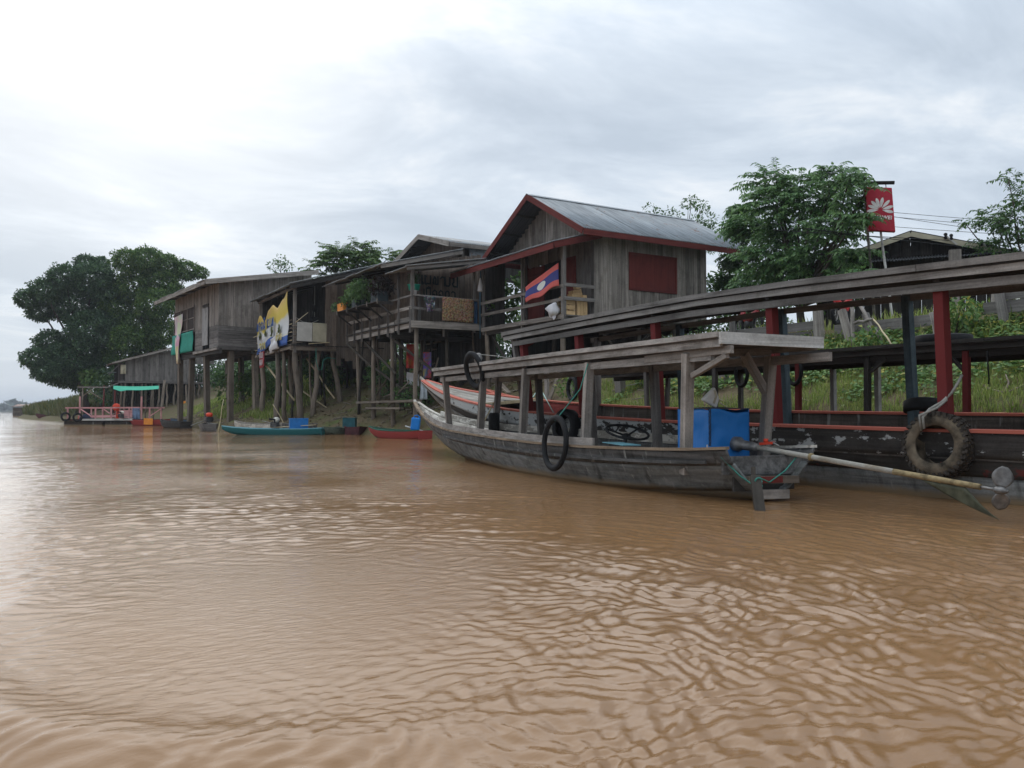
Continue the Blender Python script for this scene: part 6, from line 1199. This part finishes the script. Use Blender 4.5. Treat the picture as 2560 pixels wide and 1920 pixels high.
canoe('river_canoe','short dark grey dugout beside the bleached one',CF(-8.6,36.8,0),CF(-10.1,37.0,0),.6,.40,.05,M['plank_mid'],M['plank_mid'],M['plank_dark'])
tag(pole('bamboo_pole',CF(-10.0,37.4,.2),CF(-10.65,37.4,1.30),.022,.018,M['bamboo'],None,bend=.01),'bamboo pole slanting up from the bleached dugout','pole')
tag(pole('bamboo_pole',CF(-14.0,40.,-.1),CF(-13.8,40.2,1.55),.022,.016,M['bamboo'],None,bend=.02),'thin upright bamboo pole beside the tip of the teal canoe','pole')
canoe('work_boat','faded green flat boat end between the teal canoe and the maroon punt',CF(-7.2,36.6,0),CF(-7.9,35.2,0),.95,.26,.06,M['pale_green'],M['pale_green'],M['plank_mid'])
canoe('work_boat','maroon punt with a dark teal box on it',CF(-6.65,34.9,0),CF(-6.3,37.4,0),.85,.30,.08,M['maroon'],M['maroon'],M['plank_dark'])
box_thing('teal_crate','dull teal painted box on the maroon punt','box',CF(-6.85,35.5,.32),.52,.45,.36,M['teal_box'],M['teal_box'],rot=R(-31))
canoe('river_canoe','red canoe with green inside moored by the near bow',CF(-3.05,29.7,0),CF(-5.35,31.6,0),.95,.27,.14,M['hull_red'],M['green_in'],M['green_in'])
def jug():
    t=thing('jerrycan','bright blue jerrycan standing on the red canoe by the near bow','jerrycan',CF(-3.45,30.0,.35)); c=CF(-3.46,29.95,.3); q=V3((.1,-.06,1)).normalized(); s=V3((cA,-sA,0)); MB().box(c,c+q*.46,.32,.24,up=V3((sA,cA,0))).build('can_body',plain('bright_blue_plastic',(.01,.19,.58),.4,var=.1),t,bev=.05)
    MB().tube([c+q*.45-s*.1,c+q*.54-s*.06,c+q*.54+s*.06,c+q*.45+s*.1],.022,8).build('can_handle',M['blue_box'],t,True); MB().lathe(c+q*.44+s*.11,[(.035,0),(.035,.06),(.02,.07)],10,q).build('cap',M['blue_box'],t,True); tag(pole('tiller',c-s*.35+V3((0,0,.16)),c+s*.4+V3((0,0,-.05)),.022,.018,M['white'],None,bend=0),'white tiller handle sticking out beside the blue jerrycan','tiller')
jug()
canoe('work_boat','grey punt end carrying the red topped engine',CF(-14.75,41,0),CF(-15.6,43,0),.9,.32,.06,M['plank_mid'],M['plank'],M['plank_dark'])
motor('engine with bright red fuel tank on the grey punt',CF(-15.0,41.6,.34),CF(-.3,-1)-CF(0,0),M['engine_red'])
canoe('old_hull','dark rotting hull lying on the mud beside the pink raft',CF(-18.4,47.5,.1),CF(-21.3,51,.1),.9,.36,.1,M['plank_dark'],M['plank_dark'],M['plank_dark'])
canoe('old_hull','small blue boat pulled up on the mud',CF(-19.2,53,.2),CF(-22.3,55,.2),.9,.42,.1,plain('faded_blue_hull',(.04,.09,.15),.7),M['boat_brown'],M['plank_dark'])
canoe('river_canoe','red boat with a yellow panel moored at the end of the pink raft',CF(-23.,56.,0),CF(-26.6,57.5,0),1.0,.4,.12,M['hull_red'],M['maroon'],M['plank_dark'])
tag(MB().box(CF(-24.45,55.85,.30),CF(-23.8,55.7,.28),.03,.42).build('yellow_panel',M['orange'],None),'orange yellow panel hanging on the side of the red boat by the raft','panel')
# the pink raft
def raft():
    t=thing('pontoon_raft','pink railed wooden pontoon raft floating before the long low house','raft',CF(-27.4,58,.3)); Q=lambda X,Y,z: CF(-30.3+(X+30.8)*.82,Y,z)
    for Y in (57.2,58.6,60): 
        for X0,X1 in ((-30.8,-27.6),(-27.4,-24.2)): MB().box(Q(X0,Y,.08),Q(X1,Y,.08),.8,.42).build('float',M['boat_brown'],t,bev=.05)
    for k in range(17): X=-30.6+k*.4; beam('deck_plank',Q(X,56.7,.36),Q(X,60.4,.36),.38,.05,M['pole'],t)
    beam('edge_board',Q(-29.3,56.62,.40),Q(-25.0,56.62,.42),.05,.13,M['plank_light'],t); beam('edge_board',Q(-30.8,56.64,.38),Q(-29.3,56.64,.38),.04,.12,M['maroon'],t)
    for Y in (57.0,60.2):
        for X,h in ((-30.6,.75),(-29.6,1.55 if Y<58 else .8),(-28.3,.8),(-27.0,.8),(-25.5,.8),(-24.5,1.55 if Y<58 else .8)): beam('rail_post',Q(X,Y,.38),Q(X,Y,.42+h),.1,.1,M['pink'],t)
        beam('rail',Q(-30.8,Y,1.20),Q(-24.2,Y,1.22),.06,.09,M['pink'],t); beam('rail',Q(-29.4,Y,.62),Q(-26.9,Y,.62),.05,.16,M['pink'],t)
        for X0,X1 in ((-29.5,-28.5),(-24.6,-25.6)): beam('brace',Q(X0,Y,1.1),Q(X1,Y,.55),.06,.06,M['pink'],t)
    for X in (-30.6,-24.4): beam('rail',Q(X,57,1.20),Q(X,60.2,1.2),.06,.08,M['pink'],t)
    beam('panel',Q(-28.3,60.15,.75),Q(-27.0,60.15,.75),.04,.6,M['pink'],t)
raft()
ringtyre('tyre_fender','tyre hung on the river end of the pink raft','tyre',CF(-30.0,56.5,.60),CF(.6,-1)-CF(0,0),.31,.09,M['rubber'],group='tyres on the pink raft',wd=.1); ringtyre('tyre_fender','tyre hung on the side of the pink raft below its tall post','tyre',CF(-29.2,56.5,.56),CF(.6,-1)-CF(0,0),.31,.09,M['rubber'],group='tyres on the pink raft',wd=.1)
motor('engine with cream tank on the pink raft',CF(-26.6,57.3,.42),CF(1,.1)-CF(0,0),M['tank']); 
def pump():
    t=thing('hand_winch','red painted winch standing on the pink raft','winch',CF(-27.0,57.6,.4)); MB().box(CF(-27.05,57.6,.4),CF(-27.0,57.6,1.45),.24,.2).build('column',M['engine_red'],t,bev=.03); MB().lathe(CF(-27.02,57.4,1.25),[(.1,0),(.26,.02),(.26,.06),(.1,.08)],14,CF(0,-1)-CF(0,0)).build('wheel',M['engine_red'],t,True); MB().tube([CF(-27.2,57.4,1.1),CF(-27.45,57.4,.8),CF(-27.3,57.4,.5)],.04,8).build('pipe',M['engine'],t,True)
pump()
hang('blue_jacket','faded blue jacket hung on the pink raft rail','jacket',CF(-25.7,56.9,1.18),CF(-25.2,56.9,1.18),.75,plain('faded_blue_cloth',(.14,.2,.30),.9),.07); tag(MB().lathe(CF(-28.9,57.2,.39),[(.45,0),(.5,.1),(.3,.32),(.1,.42)],10).build('net_heap',plain('navy_net',(.015,.02,.045),.9),None,True),'heap of dark blue netting on the pink raft deck','net'); tag(MB().lathe(CF(-29.4,57.3,.39),[(.12,0),(.17,.05),(.17,.25),(.08,.3)],12).build('orange_tub',plain('red_orange_plastic',(.5,.08,.03),.5),None,True),'red orange tub on the pink raft','tub')
def awning():
    t=thing('shade_shelter','bright green tarpaulin shelter on thin posts behind the pink raft','shelter',CF(-30,64,1)); Q=lambda X,Y,z: CF(X,Y,z)
    fn=lambda a,b: Q((62.2+2.2*b)*(-.4748+.0543*a),62.2+2.2*b,2.62+.55*b*0+.30*b-.10*math.sin(a*3.14)*(1-b*.5)-.12*math.exp(-((a-.16)/.1)**2)*(1-b)); sheet('tarp',fn,24,8,.01,M['net2'],t)
    for X,Y,z,m in ((-29.4,62.2,2.5,'red_wood'),(-26.6,62.3,2.6,'pole'),(-30.6,63,2.9,'red_wood'),(-28.0,64.2,2.8,'pole'),(-32.2,63.,2.75,'pole')): pole('post',Q(X,Y,gz(*CF(X,Y)[:2])-.2),Q(X,Y,z),.06,.05,M[m],t,bend=.03)
    beam('beam',Q(-32.6,63,2.78),Q(-30.3,63,2.76),.1,.1,M['plank'],t); beam('brace',Q(-32.2,63,2.1),Q(-31.4,63,2.7),.05,.05,M['pole'],t); beam('brace',Q(-30.6,63,1.8),Q(-31.8,63,2.5),.05,.05,M['pole'],t)
awning()
def far_hut():
    t=thing('floating_hut','tiny floating hut with a rusty roof far down the river','hut',CF(-86,150,0)); Q=lambda a,b,h: CF(-86+a,150+b,h*.75)
    MB().box(Q(-2.2,0,.15),Q(2.2,0,.15),3,.3).build('float',M['boat_brown'],t); tin_roof(t,Q(-2.4,-1.6,2.3),Q(1.2,-1.6,2.3),Q(-2.4,.3,2.9),Q(1.2,.3,2.9),M['tin_rust'],n=3,pitch=.4,amp=.03); 
    for a in (-2,-1,0,1,2): beam('post',Q(a,-1.3,.3),Q(a,-1.3,2.2),.12,.12,M['pole'],t); beam('post',Q(a,1.3,.3),Q(a,1.3,2.4),.12,.12,M['pole'],t)
    beam('rail',Q(-2,-1.3,1.1),Q(2,-1.3,1.1),.1,.1,M['pole'],t); MB().box(Q(-1.9,-.5,.3),Q(-1.9,-.5,2.1),.05,1.6).build('wall',M['pole'],t); MB().box(Q(0.4,-1.25,.3),Q(.4,-1.25,1.8),1.3,.05).build('wall',M['pole'],t)
far_hut()
canoe('river_canoe','tiny dark boat far down the river by the reeds',CF(-47,90,0),CF(-51.5,91,0),1.1,.5,.2,M['maroon'],M['maroon'],M['plank_dark'])
canoe('river_canoe','tiny boat with pale rim beyond the reeds by the hut',CF(-72,135,0),CF(-68,136,0),1.0,.5,.5,M['boat_bow'],M['boat_bow'],M['plank_dark'])
# litter and odds on the banks
for lab,p,s,mm in (('white scrap of litter on the grass bank at the far end',(14.15,6.9,0),(.22,.05,.03),'white'),('pale scrap board lying on the grass behind the back boat',(14.0,7.7,0),(.5,.18,.03),'fresh'),('yellow jug lying under the long low house',(12.4,73.6,0),(.5,.35,.35),'orange')):
    z=gz(p[0],p[1])+.35+.06; tag(MB().box((p[0]-s[0]/2,p[1],z),(p[0]+s[0]/2,p[1]+.05,z+.01),s[1],s[2]).build('scrap',M[mm],None,bev=.01),lab,'scrap')
